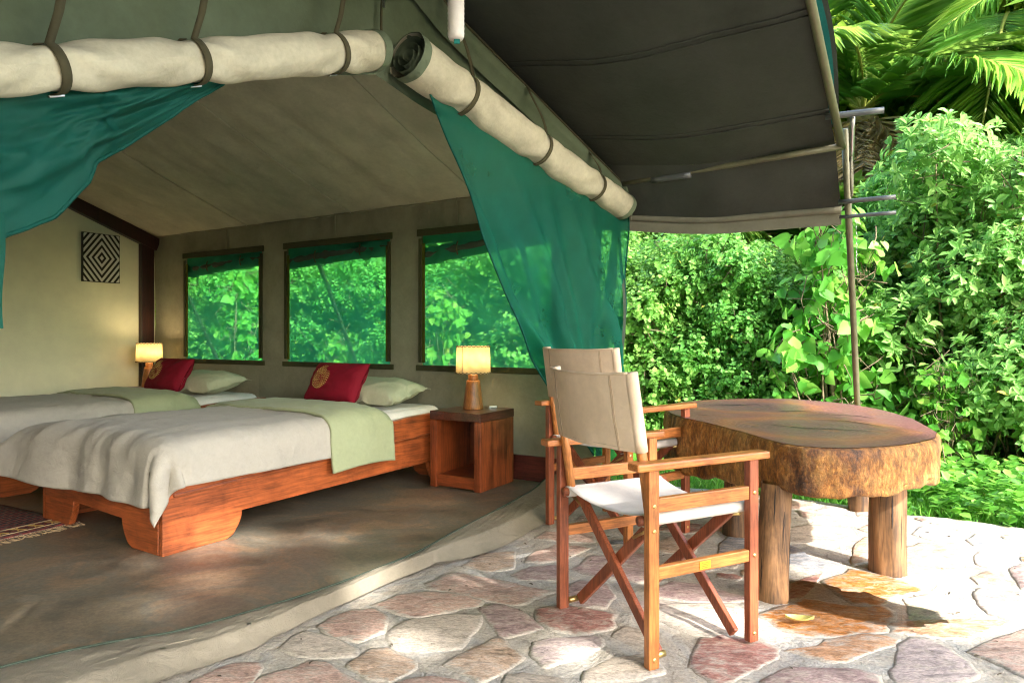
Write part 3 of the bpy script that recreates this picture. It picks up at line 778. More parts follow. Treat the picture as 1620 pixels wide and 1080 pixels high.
# side wall with three window openings
WINS = [(0.107, 1.266), (1.588, 2.767), (3.10, 4.22)]; WZ0, WZ1 = 0.82, 1.83
vb = [-0.17]
for a, b in WINS: vb += [a, b]
vb.append(BACK_V); zb = [FLOOR_Z, WZ0, WZ1, z_in(WALL_U)]
def subdiv(bs, st_):
    out = []
    for a, b in zip(bs[:-1], bs[1:]):
        n = max(1, round((b - a) / st_)); out += [a + (b - a) * k / n for k in range(n)]
    return out + [bs[-1]]
vv = subdiv(vb, 0.035); zz = subdiv(zb, 0.05)
def wall_u(v, z):
    t = sstep(1.75, 2.05, z)
    d = 0.013 * t * (math.sin(v * 34 + 3 * nz(v, 0, 0, 3)) * (.4 + abs(nz(v, 2, 0, 2))) + 0.9 * nz(v, z * .4, 0, 9)) + 0.006 * nz(v * 2 + z, z * 1.5 - v, 3, 3)
    d += 0.012 * fbm(v, z * .6, 0, 1.8)
    low = 1 - sstep(0.1, 0.85, z); d += 0.014 * low * fbm(v, z, 4, 4)
    return WALL_U + d
wm = MB(); idx = {}
for v in vv:
    for z in zz: idx[(v, z)] = len(wm.v); wm.v.append((wall_u(v, z), v, z))
for i in range(len(vv) - 1):
    for j in range(len(zz) - 1):
        cv = (vv[i] + vv[i + 1]) / 2; cz = (zz[j] + zz[j + 1]) / 2
        if WZ0 < cz < WZ1 and any(a < cv < b for a, b in WINS): continue
        wm.f.append((idx[(vv[i], zz[j])], idx[(vv[i + 1], zz[j])], idx[(vv[i + 1], zz[j + 1])], idx[(vv[i], zz[j + 1])]))
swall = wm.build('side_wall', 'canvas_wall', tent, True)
# seam where wall and ceiling meet, and vertical seams
for v in (0.93, 2.18, 3.6): MB().box((WALL_U - 0.012, v, 1.97), (0.004, 0.012, 0.25)).build('seam', 'canvas_wall', swall)
MB().tube([(WALL_U - 0.008, -0.17 + k * 0.1, z_in(WALL_U) - 0.004 + 0.004 * nz(k * .3)) for k in range(50)], 0.007, 6).build('seam', 'canvas_wall', swall, True)
# canvas flap turned down below the windows
for k, (a, b) in enumerate(WINS):
    win = empty('window'); win.parent = tent
    fr_ = MB()
    fr_.box((WALL_U - 0.016, (a + b) / 2, WZ1 + 0.012), (0.014, b - a + 0.07, 0.052))
    bevel(fr_.build('top_binding', 'binding', win), 0.003)
    MB().box((WALL_U - 0.014, (a + b) / 2, WZ0 - 0.010), (0.014, b - a + 0.09, 0.042)).build('bottom_binding', 'binding', win, bev=0.003)
    for q, mt in ((a - 0.004, 'binding'), (b + 0.006, 'binding')):
        MB().box((WALL_U - 0.015, q, (WZ0 + WZ1) / 2), (0.012, 0.03, WZ1 - WZ0 - 0.065)).build('side_binding', 'binding', win, bev=0.003)
    for q in (a + 0.022, b - 0.022):
        MB().box((WALL_U - 0.010, q, (WZ0 + WZ1) / 2 - 0.02), (0.006, 0.024, WZ1 - WZ0 - 0.1)).build('edge_tape', 'binding_side', win)
    MB().grid(lambda s, t: (WALL_U + 0.012 + 0.006 * fbm(a + s, t, k, 2.5), lerp(a, b, s), lerp(WZ0, WZ1, t)), 24, 20).build('netting', 'net_window', win, True)
    bl = MB()
    sag = [0.10, 0.055, 0.06][k]
    npt = 26
    bl.tube([(WALL_U + 0.075, lerp(a - 0.04, b + 0.04, i / npt), 1.765 - 0.012 * nz(i * .5, k) - sag * (i / npt) ** 1.7 * (1 if k != 1 else .9)) for i in range(npt + 1)],
            [0.066 + 0.010 * nz(i * .6, k * 5) for i in range(npt + 1)], 14)
    bl.build('rolled_blind', 'dark_roll', win, True)
    for f in (0.28, 0.72):
        zc_ = 1.765 - sag * f ** 1.7
        MB().tube([(WALL_U + 0.075 + 0.078 * math.cos(t_), lerp(a, b, f), zc_ + 0.078 * math.sin(t_)) for t_ in [i * .45 for i in range(15)]], 0.006, 5).build('blind_strap', 'strap', win, True)
    if k < 3:
        fl = MB().grid(lambda s, t: (WALL_U - 0.030 - 0.012 * math.sin(t * 3.1) + 0.008 * fbm(s * 2, t, k + 7, 2), lerp(a + 0.0 - .02 * (1 - t), b + .02 * (1 - t), s), lerp(0.16, WZ0 - 0.035, t)), 20, 14)
        fl.build('lower_flap', 'canvas_wall', win, True)
MB().box((WALL_U - 0.045, 1.9, 0.145), (0.03, 4.2, 0.17)).build('skirting_board', 'skirting', tent, bev=0.004)

# inner roof (ceiling): two slopes, cross ripples between the seams
def ceil_fn(side):
    def f(a, b):
        u = lerp(WALL_U + 0.03, RIDGE, a) if side > 0 else lerp(RIDGE, 2 * RIDGE - WALL_U, a)
        v = lerp(v_front(u), BACK_V, b)
        rip = 0.014 * math.sin(v * 9.5 + 1.2 * nz(v, u * .3, 0, 1.3)) * (0.4 + 0.6 * abs(nz(v, 1, u * .4, 1.1))) + 0.009 * math.sin(v * 27 + 2.5 * nz(v, u * .2, 3, 1.5)) * (0.35 + abs(nz(v * .8, u * .3, 5, 1.3))) + 0.012 * fbm(u * .5, v, 2, 1.6)
        sag = -0.035 * math.sin(math.pi * (a)) + rip * math.sin(math.pi * min(1, a * 1.1 + .08))
        return (u, v, z_in(u) + sag)
    return f
MB().grid(ceil_fn(1), 44, 260).build('inner_roof', 'canvas_tan', tent, True)
MB().grid(ceil_fn(-1), 24, 40).build('inner_roof', 'canvas_tan', tent, True)
sml = MB()
for v in (0.75, 2.0, 3.3):
    cf = ceil_fn(1)
    pts = []
    for k in range(40):
        u = lerp(WALL_U, RIDGE, k / 39); p = cf(k / 39, (v - v_front(u)) / (BACK_V - v_front(u))); pts.append((p[0], p[1], p[2] - 0.004))
    MB().tube(pts, 0.005, 5).build('roof_seam', 'canvas_tan', tent, True)
# far side wall of the tent (out of the picture on the left)
MB().grid(lambda a, b: (2 * RIDGE - WALL_U + 0.01 * fbm(a * 4, b, 0, 2), lerp(0.0, BACK_V, a), lerp(FLOOR_Z, z_in(WALL_U), b)), 30, 14).build('side_wall', 'canvas_wall', tent, True)

# gable panel above the door
def zbot(u): return 2.175 + 0.33 * (u + 1.6) if u < -1.6 else 2.175 - 0.115 * (u + 1.6)
def gable_fn(a, b):
    u = lerp(-3.6, 0.33, a); zt_ = z_in(u) - 0.01; zl = min(zbot(u), zt_ - 0.02)
    z = lerp(zl, zt_, b)
    d = 0.02 * fbm(u, z, 0, 1.4) + 0.014 * math.sin(u * 5 + 5 * z + 2 * nz(u, z, 4, 1.5)) * (1 - b)
    return (u, v_front(u) + 0.035 + d, z)
MB().grid(gable_fn, 110, 22).build('gable_panel', 'canvas_green', tent, True)
# zip hanging between the two door flaps
MB().tube([(-1.60 + 0.006 * math.sin(k * .7), -0.045, 2.72 - k * 0.05) for k in range(10)], 0.006, 6).build('zip_cord', 'strap', tent, True)
MB().box((-1.60, -0.052, 2.475), (0.012, 0.006, 0.05)).build('zip_pull', 'steel', tent)
# webbing band along the front edge of the inner roof
def band(a, b):
    u = lerp(0.40, RIDGE, a); v = v_front(u); zt_ = z_in(u) + 0.008
    prof = [(0.01, 0.0), (-0.035, -0.004), (-0.045, -0.02), (-0.040, -0.060), (-0.012, -0.085), (0.01, -0.12)]
    p = poly_interp([(x, y, 0) for x, y in prof], b)
    return (u, v + p.x + 0.004 * nz(u, b, 0, 5), zt_ + p.y + 0.006 * nz(u, 2, 0, 3))
MB().grid(band, 60, 15).build('roof_band', 'canvas_green', tent, True)
MB().tube([(lerp(0.40, RIDGE, k / 40), v_front(lerp(0.40, RIDGE, k / 40)) - 0.045, z_in(lerp(0.40, RIDGE, k / 40)) - 0.002) for k in range(41)], 0.006, 6).build('band_piping', 'strap', tent, True)
MB().box((0.40, -0.35, 2.005), (0.07, 0.06, 0.085), Matrix.Rotation(R(20), 3, 'Y')).build('band_end', 'canvas_green', tent, bev=0.006)

# rolled up door flaps
def door_roll(pa, pb, ra, rb, seed, straps, bulge):
    pa = Vector(pa); pb = Vector(pb); ax = (pb - pa).normalized()
    side = ax.cross(Vector((0, 0, 1))).normalized(); up = side.cross(ax)
    L = (pb - pa).length
    def rad(t):
        r_ = lerp(ra, rb, t)
        for s_ in straps: r_ *= 1 - 0.09 * math.exp(-((t - s_) * L / 0.07) ** 2)
        return r_
    def centre(t): return pa.lerp(pb, t) - Vector((0, 0, 1)) * (bulge * math.sin(math.pi * t) + 0.008 * nz(t * 6, seed))
    def f(a, b):
        c = centre(a); th = b * 2 * math.pi
        w = 1 + 0.05 * nz(math.cos(th) * 1.2 + seed, math.sin(th) * 1.2, a * L * 2.2) + 0.018 * nz(math.cos(th) * 2 + seed, math.sin(th) * 2, a * L * 7) + 0.05 * abs(nz(math.cos(th) * 1.6 + a * L * 3, math.sin(th) * 1.6 + seed, a * L * 4.5))
        for s_ in straps:
            q = abs(a - s_) * L
            w += 0.10 * math.exp(-(q / 0.16) ** 2) * math.sin(th * 4 + seed + q * 30) * min(1, q / 0.03)
        r_ = rad(a) * w
        return tuple(c + side * (math.cos(th) * r_ * 1.04) + up * (math.sin(th) * r_ * 0.96))
    o = MB().grid(f, 120, 44).build('door_roll', 'canvas_cream', tent, True)
    # spiral of canvas seen at each end, with the green tape on the flap edge
    for end, nm in ((0.0, 0), (1.0, 1)):
        sgn = -1 if end == 0 else 1
        def tape(a, b):
            t = end - sgn * 0.045 * a / L * 1.0; c = centre(t); th = b * 2 * math.pi; r_ = rad(t) * 1.02 + 0.002
            w = 1 + 0.05 * nz(math.cos(th) * 1.2 + seed, math.sin(th) * 1.2, t * L * 2.2) + 0.045 * nz(math.cos(th) * 2 + seed, math.sin(th) * 2, t * L * 7)
            return tuple(c + ax * sgn * 0.004 + side * math.cos(th) * r_ * 1.04 * w + up * math.sin(th) * r_ * .96 * w)
        MB().grid(tape, 3, 44).build('edge_tape', 'canvas_trim', o, True)
        sp = MB()
        def spiral(a, b):
            th = a * 2 * math.pi * 2.6; r_ = rad(end) * lerp(0.93, 0.22, a); c = centre(end)
            dpt = -sgn * (b * 0.10 + 0.004)
            return tuple(c + ax * (sgn * 0.004 + dpt) + side * math.cos(th) * r_ * 1.03 + up * math.sin(th) * r_ * .95)
        sp.grid(spiral, 90, 5).build('inner_fold', 'canvas_trim', o, True)
    # a seam that winds along the roll
    MB().tube([Vector(f(k / 60, 0.62 - 0.10 * k / 60)) + up * -0.001 for k in range(61)], 0.0028, 5).build('seam', 'canvas_hem', o, True)
    return o, centre, rad, side, up, ax
def roll_strap(roll, t, top, w=0.026, name='strap'):
    o, centre, rad, side, up, ax = roll
    c = centre(t); r_ = rad(t) * 1.03 + 0.004
    # loop round the front of the roll, then up to its fixing
    sg = 1 if side.dot(Vector((0, -1, 0))) > 0 else -1
    pts = [c + side * sg * math.cos(th) * r_ * 1.05 + up * math.sin(th) * r_ for th in [R(x) for x in range(-110, 61, 14)]]
    last = pts[-1]; top = Vector(top)
    pts += [last.lerp(top, k / 6) + Vector((0, -0.010 * math.sin(k / 6 * math.pi), 0)) + ax * 0.012 * math.sin(k / 6 * math.pi * 2) for k in range(1, 7)]
    back_ = [c + side * sg * math.cos(th) * r_ * 1.05 + up * math.sin(th) * r_ for th in [R(x) for x in range(-110, -261, -15)]]
    pts = back_[::-1] + pts[1:]
    m_ = MB()
    vs = []
    for p in pts: vs += [p - ax * w / 2, p + ax * w / 2]
    m_.add(vs, [(2 * i, 2 * i + 1, 2 * i + 3, 2 * i + 2) for i in range(len(pts) - 1)])
    so_ = solid(m_.build(name, 'strap', o, True), 0.0025)
    cb = c + side * sg * math.cos(R(-112)) * r_ + up * math.sin(R(-112)) * (r_ + 0.006)
    MB().bar(cb - ax * 0.02, cb + ax * 0.02, 0.006, 0.012).build('buckle', 'steel', o, bev=0.001)
rollR = door_roll((-1.515, -0.11, 2.265), (0.375, -0.35, 1.895), 0.105, 0.088, 3.0, (0.185, 0.50, 0.80), 0.012)
for t, top in ((0.185, (-1.24, -0.115, 2.66)), (0.50, (-0.60, -0.19, 2.40)), (0.80, (0.0, -0.285, 2.17))): roll_strap(rollR, t, top)
rollL = door_roll((-3.40, -0.09, 1.555), (-1.70, -0.10, 2.222), 0.058, 0.080, 11.0, (0.03, 0.285, 0.52, 0.86), 0.004)
for t, top in ((0.285, (-2.86, -0.10, 2.30)), (0.52, (-2.44, -0.10, 2.45)), (0.86, (-1.86, -0.10, 2.62))): roll_strap(rollL, t, top)
# loose tab at the low end of the right-hand roll
MB().grid(lambda a, b: (0.40 + 0.07 * a + 0.01 * math.sin(b * 5), -0.37 - 0.015 * math.sin(a * 3), 2.0 - 0.10 * a * a - 0.05 * b - 0.05 * a), 10, 6).build('canvas_tab', 'canvas_hem', tent, True)

# netting curtains
def net_right(a, b):
    top = Vector((-1.40, -0.13, 2.17)).lerp(Vector((0.47, -0.35, 1.93)), a)
    lo = Vector((0.16, -0.24, 0.30)).lerp(Vector((0.36, -0.34, 0.22)), a)
    p = top.lerp(lo, b)
    bow = math.sin(b * math.pi)
    p.x -= 0.14 * bow * (1 - a)                       # left hem sags outwards
    p.x += 0.10 * bow * a ** 3
    fold = (0.3 + 0.7 * b ** 0.7)
    p.y += 0.055 * fold * math.sin(a * 17 - 5 * b + 2.2 * nz(a, b, 0, 3)) * bow + 0.03 * fold * math.sin(a * 41 - 9 * b + 2 * nz(a, b, 5, 4)) * bow + 0.03 * fbm(a * 3, b * 2, 5) * bow + 0.05 * abs(math.sin(a * 13 - 3 * b)) ** 0.6 * bow * fold
    p.x += 0.02 * fold * math.cos(a * 17 + 2 * b) * bow
    return tuple(p)
nr = MB().grid(net_right, 90, 60).build('net_curtain', 'net', tent, True)
hm = MB(); hm.tube([net_right(0, k / 60) for k in range(61)], 0.006, 5); hm.build('hem', 'net_dense', nr, True)
hm = MB(); hm.tube([net_right(1, k / 60) for k in range(61)], 0.006, 5); hm.build('hem', 'net_dense', nr, True)
hm = MB(); hm.grid(lambda a, b: tuple(Vector(net_right(0.90 + 0.045 * a, b * .97)) + Vector((0, 0.012, 0))), 3, 50); hm.build('hem_band', 'net_dense', nr, True)
rg = MB().tube([T(0, 0) * 0 + Vector((0.43 + 0.018 * math.cos(t), -0.375, 1.90 + 0.018 * math.sin(t))) for t in [k * .45 for k in range(15)]], 0.004, 6)
rg.build('ring', 'tarp_teal', nr, True)
def net_left(a, b):
    # a: along the roll from its free tip (0) to the gathered side (1); b: down
    top = Vector((-2.335, -0.07, 1.93)).lerp(Vector((-3.55, -0.05, 1.46)), a)
    low = poly_interp([(-2.345, -0.06, 1.915), (-2.46, -0.04, 1.81), (-2.57, -0.02, 1.705), (-2.69, 0.0, 1.60), (-2.755, 0.0, 1.545), (-2.775, 0.0, 1.483), (-2.866, 0.0, 1.375), (-2.99, -0.02, 1.304), (-3.25, -0.05, 1.24), (-3.55, -0.05, 1.15)], a)
    p = top.lerp(low, b)
    bow = math.sin(b * math.pi) * min(1, a * 3)
    p.y += -0.03 * bow + 0.024 * bow * math.sin(9 * a + 9 * b + 3 * nz(a, b, 1, 3)) + 0.035 * fbm(a * 4, b * 4, 9) * bow + 0.018 * abs(nz(a * 9 + b * 4, b * 9 - a * 5, 4)) * bow
    p.z += 0.012 * fbm(a * 5, b * 5, 3) * b
    return tuple(p)
nl = MB().grid(net_left, 90, 40).build('net_curtain', 'net_dense', tent, True)
MB().tube([net_left(k / 80, 1.0) for k in range(81)], 0.006, 5).build('hem', 'net_dense', nl, True)
MB().grid(lambda a, b: tuple(Vector(net_left(0.35 + 0.025 * a, b)) + Vector((0, -0.006, 0))), 2, 30).build('seam', 'net_dense', nl, True)
def net_tail(a, b):
    return (-3.003 - 0.30 * a + 0.004 * math.sin(b * 6), -0.05 + 0.02 * math.sin(a * 14), lerp(1.36, 1.07, b))
MB().grid(net_tail, 24, 24).build('net_tail', 'net_dense', nl, True)
# canvas wall strip folded back at the front corner
MB().grid(lambda a, b: (0.33 + 0.10 * a + 0.015 * math.sin(b * 8), -0.17 - 0.03 * math.sin(a * 5), lerp(0.05, 2.03, b)), 8, 30).build('corner_strip', 'canvas_wall', tent, True)
MB().grid(lambda a, b: (0.455 + 0.05 * a, -0.30 + 0.02 * math.sin(b * 9), lerp(0.4, 1.95, b)), 4, 24).build('corner_strip', 'dark_roll', tent, True)

# fly sheet: runs on as the porch roof; steep eave flap with a hem
def fly_fn(side, u0, u1, v0=-1.62, v1=4.95):
    def f(a, b):
        u = lerp(u0, u1, a); v = lerp(v0, v1, b)
        z = z_fly(min(u, 0.25) if u > RIDGE else max(u, 2 * RIDGE - .25), v)
        if um(u) > 0.25: z -= (um(u) - 0.25) * 0.93
        s = math.sin(math.pi * min(1, max(0, (um(u) - RIDGE) / 1.9)))
        z += -0.03 * s * math.sin(math.pi * min(1, max(0, (v + 1.62) / 1.6))) + 0.012 * fbm(u, v * .8, 1, 1.8) * (0.3 + s) * (1 - sstep(0.3, 0.55, um(u)))
        z += 0.010 * math.sin(v * 10 + u * 3 + nz(u, v, 2, 2)) * sstep(0.25, 0.4, um(u)) * (1 - sstep(0.5, .56, um(u)))
        return (u, v, z)
    return f
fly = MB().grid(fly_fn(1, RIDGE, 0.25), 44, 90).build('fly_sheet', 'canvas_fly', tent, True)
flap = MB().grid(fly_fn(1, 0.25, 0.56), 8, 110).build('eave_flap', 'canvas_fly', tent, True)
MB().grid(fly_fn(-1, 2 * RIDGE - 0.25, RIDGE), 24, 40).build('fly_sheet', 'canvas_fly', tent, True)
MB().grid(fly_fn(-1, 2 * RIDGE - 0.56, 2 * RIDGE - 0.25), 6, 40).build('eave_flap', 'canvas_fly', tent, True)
ff = fly_fn(1, RIDGE, 0.25); fe = fly_fn(1, 0.25, 0.56)
MB().tube([Vector(fe(1.0, k / 60)) for k in range(61)], 0.022, 10).build('hem', 'canvas_hem', flap, True)
MB().grid(lambda a, b: tuple(Vector(fe(1.0, b)) + Vector((0.004, 0, 0.01 - 0.10 * a))), 3, 60).build('hem_band', 'canvas_hem', flap, True)
for us in (-0.70, -0.06):
    a_ = (us - RIDGE) / (0.25 - RIDGE)
    for dz in (0, 0.018):
        MB().tube([Vector(ff(a_ + dz, k / 70 * 0.45)) - Vector((0, 0, 0.004)) for k in range(71)], 0.004, 5).build('seam', 'canvas_fly', fly, True)
# second layer above the fly, a strip of turquoise shade cloth shows at the front edge
MB().grid(lambda a, b: (lerp(-1.5, 0.12, a), lerp(-1.645 + 0.02 * math.sin(a * 7), -1.0, b), z_fly(lerp(-1.5, 0.12, a), -1.6) + 0.035 + 0.03 * math.sin(a * math.pi) * (1 - b)), 30, 10).build('shade_cloth', 'tarp_teal', tent, True)
MB().grid(lambda a, b: (lerp(-1.5, 0.17, a), lerp(-1.66 + 0.02 * math.sin(a * 7), -1.0, b), z_fly(lerp(-1.5, 0.17, a), -1.6) + 0.055 + 0.05 * math.sin(a * math.pi) * (1 - b)), 30, 10).build('outer_cover', 'canvas_fly', tent, True)

# poles
def pole(a, b, r_=0.017, mt='pole_paint', name='pole', n=12):
    return MB().tube([Vector(a).lerp(Vector(b), k / 4) for k in range(5)], r_, n).build(name, mt, tent, True)
pole((0.36, -0.36, 2.045), (0.20, -1.66, 2.06))                                        # eave pole of the porch
pole((0.30, -0.82, 2.033), (0.335, -0.56, 2.036), 0.021, 'pole_grey', 'pole_sleeve')
pole((0.22, -1.655, 2.06), (RIDGE, -1.60, 2.78), 0.02)                                 # front edge pole, up to the ridge
pole((RIDGE, -1.60, 2.78), (2 * RIDGE - .22, -1.655, 2.06), 0.02)
pole((RIDGE, -1.62, 2.765), (RIDGE, 4.9, 2.90), 0.022, name='ridge_pole')
pole((0.24, -1.665, 2.16), (1.45, -1.665, -0.06), 0.0185)                              # leaning corner prop
for v in (0.5, 2.6, 4.68): pole((0.34, v, 2.06), (1.45, v, -0.08), 0.019, name='prop_pole')
pole((-0.02, -1.60, 2.165), (0.02, -1.86, 2.165), 0.016, 'pole_grey', 'pole_end')
pole((0.40, -1.62, 1.80), (0.40, -1.90, 1.80), 0.013, 'pole_grey', 'pole_end')
pole((0.46, -1.62, 1.725), (0.46, -1.90, 1.725), 0.011, 'pole_grey', 'pole_end')
pole((0.03, -1.72, 2.16), (0.22, -1.70, 1.98), 0.012, 'steel', 'bracket')
pole((-4.75, -1.665, -0.06), (2 * RIDGE - .24, -1.665, 2.16), 0.0185)
tie = MB()
for k in range(4):
    q = Vector((0.18 + 0.015 * k, -1.69, 2.10 - .01 * k)); tie.tube([q + Vector((0.02 * math.sin(i * .9 + k), -0.012, -0.035 * i)) for i in range(9)], 0.007, 5)
tie.build('canvas_tie', 'canvas_hem', tent, True)
ch = MB()
for k in range(16):
    t = k / 15; c0 = Vector((0.47 + 0.05 * math.sin(t * math.pi * 2) + .16 * t, -1.70, 1.73 - 0.30 * math.sin(t * math.pi * .5)))
    ch.tube([c0 + Vector((0.009 * math.cos(i * 1.05), 0.004 * (k % 2) * math.sin(i * 1.05), 0.013 * math.sin(i * 1.05))) for i in range(7)], 0.0022, 5)
ch.build('chain', 'steel', tent, True)
lk = MB()
for k in range(4):
    c0 = Vector((0.385, -0.375 - .012 * k, 2.04 + .012 * (k % 2))); lk.tube([c0 + Vector((0.012 * math.cos(i * 1.05), 0.008 * math.sin(i * 1.05), 0.012 * math.sin(i * 1.05))) for i in range(7)], 0.003, 5)
lk.build('chain', 'steel', tent, True)

# ---------------------------------------------------------------- plastered rear wall with timber
rear = empty('rear_wall', T(-1.65, BACK_V, 0), TANG, label='pale yellow plastered rear wall with dark timber edge inside the tent', cat='wall')
rw = MB()
gp = [(-2.2, -0.1), (1.97, -0.1), (1.97, z_in(WALL_U)), (0, z_in(RIDGE)), (-2.2, z_in(RIDGE) - 2.2 * .38)]
rw.prism(gp, 0.0, 0.14)
rw.build('plaster', 'plaster', rear)
MB().box((1.86, -0.03, 1.03), (0.13, 0.06, 2.06)).build('post', 'darkpost', rear, bev=0.005)
MB().bar((1.97, -0.035, z_in(WALL_U) - 0.085), (0.0, -0.035, z_in(RIDGE) - 0.085), 0.13, 0.07).build('beam', 'darkpost', rear, bev=0.005)
MB().bar((0.0, -0.033, z_in(RIDGE) - 0.085), (-2.2, -0.033, z_in(RIDGE) - 0.085 - 2.2 * .38), 0.13, 0.066).build('beam', 'darkpost', rear, bev=0.005)

# ================================================================ furniture inside the tent
BED_O = Vector((-1.568, 3.063, FLOOR_Z)); BED_A = R(57)
BL, BW, BT = 2.08, 1.16, 0.50           # length, width, mattress top above the floor
BED_SHIFT = Vector((-TC[1], TC[0], 0)) * 1.93

def make_bed():
    root = empty('bed', BED_O, BED_A)
    def arch(L, h0, h1, leg0, leg1, cut, top=None):
        pts = [(0, 0), (leg0, 0)]
        for k in range(7):
            t = k / 6 * math.pi / 2; pts.append((leg0 + 0.07 * math.sin(t) * 1.0 + 0.0, cut * (1 - math.cos(t)) if k else 0.0))
        e = []
        for k in range(7):
            t = k / 6 * math.pi / 2; e.append((L - leg1 - 0.07 * math.sin(t), cut * (1 - math.cos(t))))
        pts = [(0, 0), (leg0, 0)] + [(leg0 + 0.02 + 0.07 * math.sin(k / 6 * math.pi / 2) ** 1.0, cut * (1 - math.cos(k / 6 * math.pi / 2)) ** 0.6) for k in range(1, 7)]
        right = [(L - leg1 - 0.02 - 0.07 * math.sin(k / 6 * math.pi / 2), cut * 1.15 * (1 - math.cos(k / 6 * math.pi / 2)) ** 0.6) for k in range(6, 0, -1)]
        pts += right + [(L - leg1, 0), (L, 0)]
        pts += top if top else [(L, h1), (0, h0)]
        return pts
    side = arch(BL, 0.36, 0.47, 0.32, 0.14, 0.125, [(BL, 0.475), (BL * .8, 0.465), (BL * .6, 0.43), (BL * .35, 0.375), (0, 0.35)])
    MB().prism(side, 0.0, 0.034).build('side_panel', 'bedwood_x', root, bev=0.004)
    MB().prism(side, BW - 0.034, BW).build('side_panel', 'bedwood_x', root, bev=0.004)
    # moulding along the lower rail
    MB().bar((0.05, -0.004, 0.265), (BL - 0.02, -0.004, 0.335), 0.016, 0.012).build('moulding', 'bedwood_x', root, bev=0.003)
    foot = arch(BW - 0.07, 0.33, 0.33, 0.22, 0.22, 0.125)
    m = MB().prism(foot, 0, 0.034); m.v = [(y_ - 0.002, x_ + 0.035, z_) for x_, y_, z_ in m.v]
    fix_normals(m.build('footboard', 'bedwood_y', root, bev=0.004))
    m = MB().prism(foot[:-2] + [(BW - .07, .47), (0, .47)], 0, 0.034); m.v = [(y_ + BL - 0.036, x_ + 0.035, z_) for x_, y_, z_ in m.v]
    fix_normals(m.build('headboard', 'bedwood_y', root, bev=0.004))
    MB().box((BL / 2, BW / 2, 0.27), (BL - 0.08, BW - 0.08, 0.03)).build('slat_base', 'bedwood_x', root)
    mt = MB().box((BL / 2 + 0.01, BW / 2, 0.40), (BL - 0.06, BW - 0.09, 0.21)).build('mattress', 'sheet', root, True)
    bevel(mt, 0.06, 5)
    # wrinkled sheet over the head end
    def sh(a, b):
        x = lerp(1.30, BL - 0.01, a); y = lerp(0.035, BW - 0.035, b)
        d = min(x * 9, BL - x, y - 0.03, BW - 0.03 - y); d = max(d, 0)
        z = BT + 0.012 - 0.06 * (1 - sstep(0, 0.08, d)) + 0.008 * fbm(x * 2, y * .6, 3, 3.5)
        return (x, y, z)
    MB().grid(sh, 40, 50).build('bed_sheet', 'sheet', root, True)
    return root

def drape(x, y, lift=0.0):
    """cloth point (x,y) laid over the mattress: flat inside, arc at the rim, hanging beyond"""
    r = 0.09; x0 = 0.075; y0, y1 = 0.070, BW - 0.070
    ex = min(0.0, x - x0); ey = (y - y0) if y < y0 else (y - y1 if y > y1 else 0.0)
    d = math.hypot(ex, ey)
    cx = max(x, x0); cy = min(max(y, y0), y1)
    if d < 1e-6: return Vector((x, y, BT + lift)), 0.0, Vector((0, 0, 1))
    nx, ny = ex / d, ey / d
    q = r * math.pi / 2
    if d < q: h = r * math.sin(d / r); z = -(r - r * math.cos(d / r)); nrm = Vector((nx * math.sin(d / r), ny * math.sin(d / r), math.cos(d / r)))
    else: h = r + 0.10 * (d - q); z = -r - (d - q); nrm = Vector((nx, ny, 0.1)).normalized()
    return Vector((cx + nx * h, cy + ny * h, BT + z)) + nrm * lift, d, nrm

def duvet_fn(x0, x1, y0, y1, lift, seed, flare=0.0, hemwave=0.02):
    def f(a, b):
        y = lerp(y0, y1, b); x = lerp(x0 + hemwave * nz(y * 3, seed), x1, a)
        p, d, nrm = drape(x, y, 0.0)
        inner = min(1, max(0, (y + 0.05) / 0.3)) * min(1, max(0, (BW + 0.05 - y) / 0.3)) * min(1, max(0, (x + .05) / .35))
        off = lift + 0.030 * inner + 0.008 * fbm(x, y, seed, 2.2)
        off += 0.009 * abs(nz(x * 1.6 - y * 1.4, x * 5 + y * 4, seed, 1.6)) + 0.006 * abs(nz(x * 2 + y * 3, x * 6 - y * 3, seed + 4, 2.6))
        if x < 0.45: off += 0.007 * (1 - sstep(0.0, 0.45, x)) * abs(nz(y * 11, x * 2.5 + y, seed + 8))
        k = sstep(0.06, 0.25, d)
        if x < 0.1: off += 0.010 * k * math.sin(y * 24 + 2 * nz(y, x, seed, 4)) + 0.018 * sstep(-.1, 0.25, 0.25 - abs(x)) * (nz(y * 9, x * 2.2, seed))
        else: off += 0.008 * k * math.sin(x * 13 + 2.5 * nz(x, y, seed, 2))
        if x < 0.05 and y < 0.05: off += 0.03 * k * math.sin(math.atan2(y - .07, x - .075) * 7 + 0.6)
        p = p + nrm * off
        if flare:
            w = sstep(0.75, 1.35, y) * sstep(0.30, -0.25, x) if x < 0.3 else 0
            p += Vector((-0.20, 0.30, 0.06)) * flare * w
        p.z = max(p.z, 0.035)
        return tuple(p)
    return f
def sstep_r(a, b, x): return sstep(a, b, x)

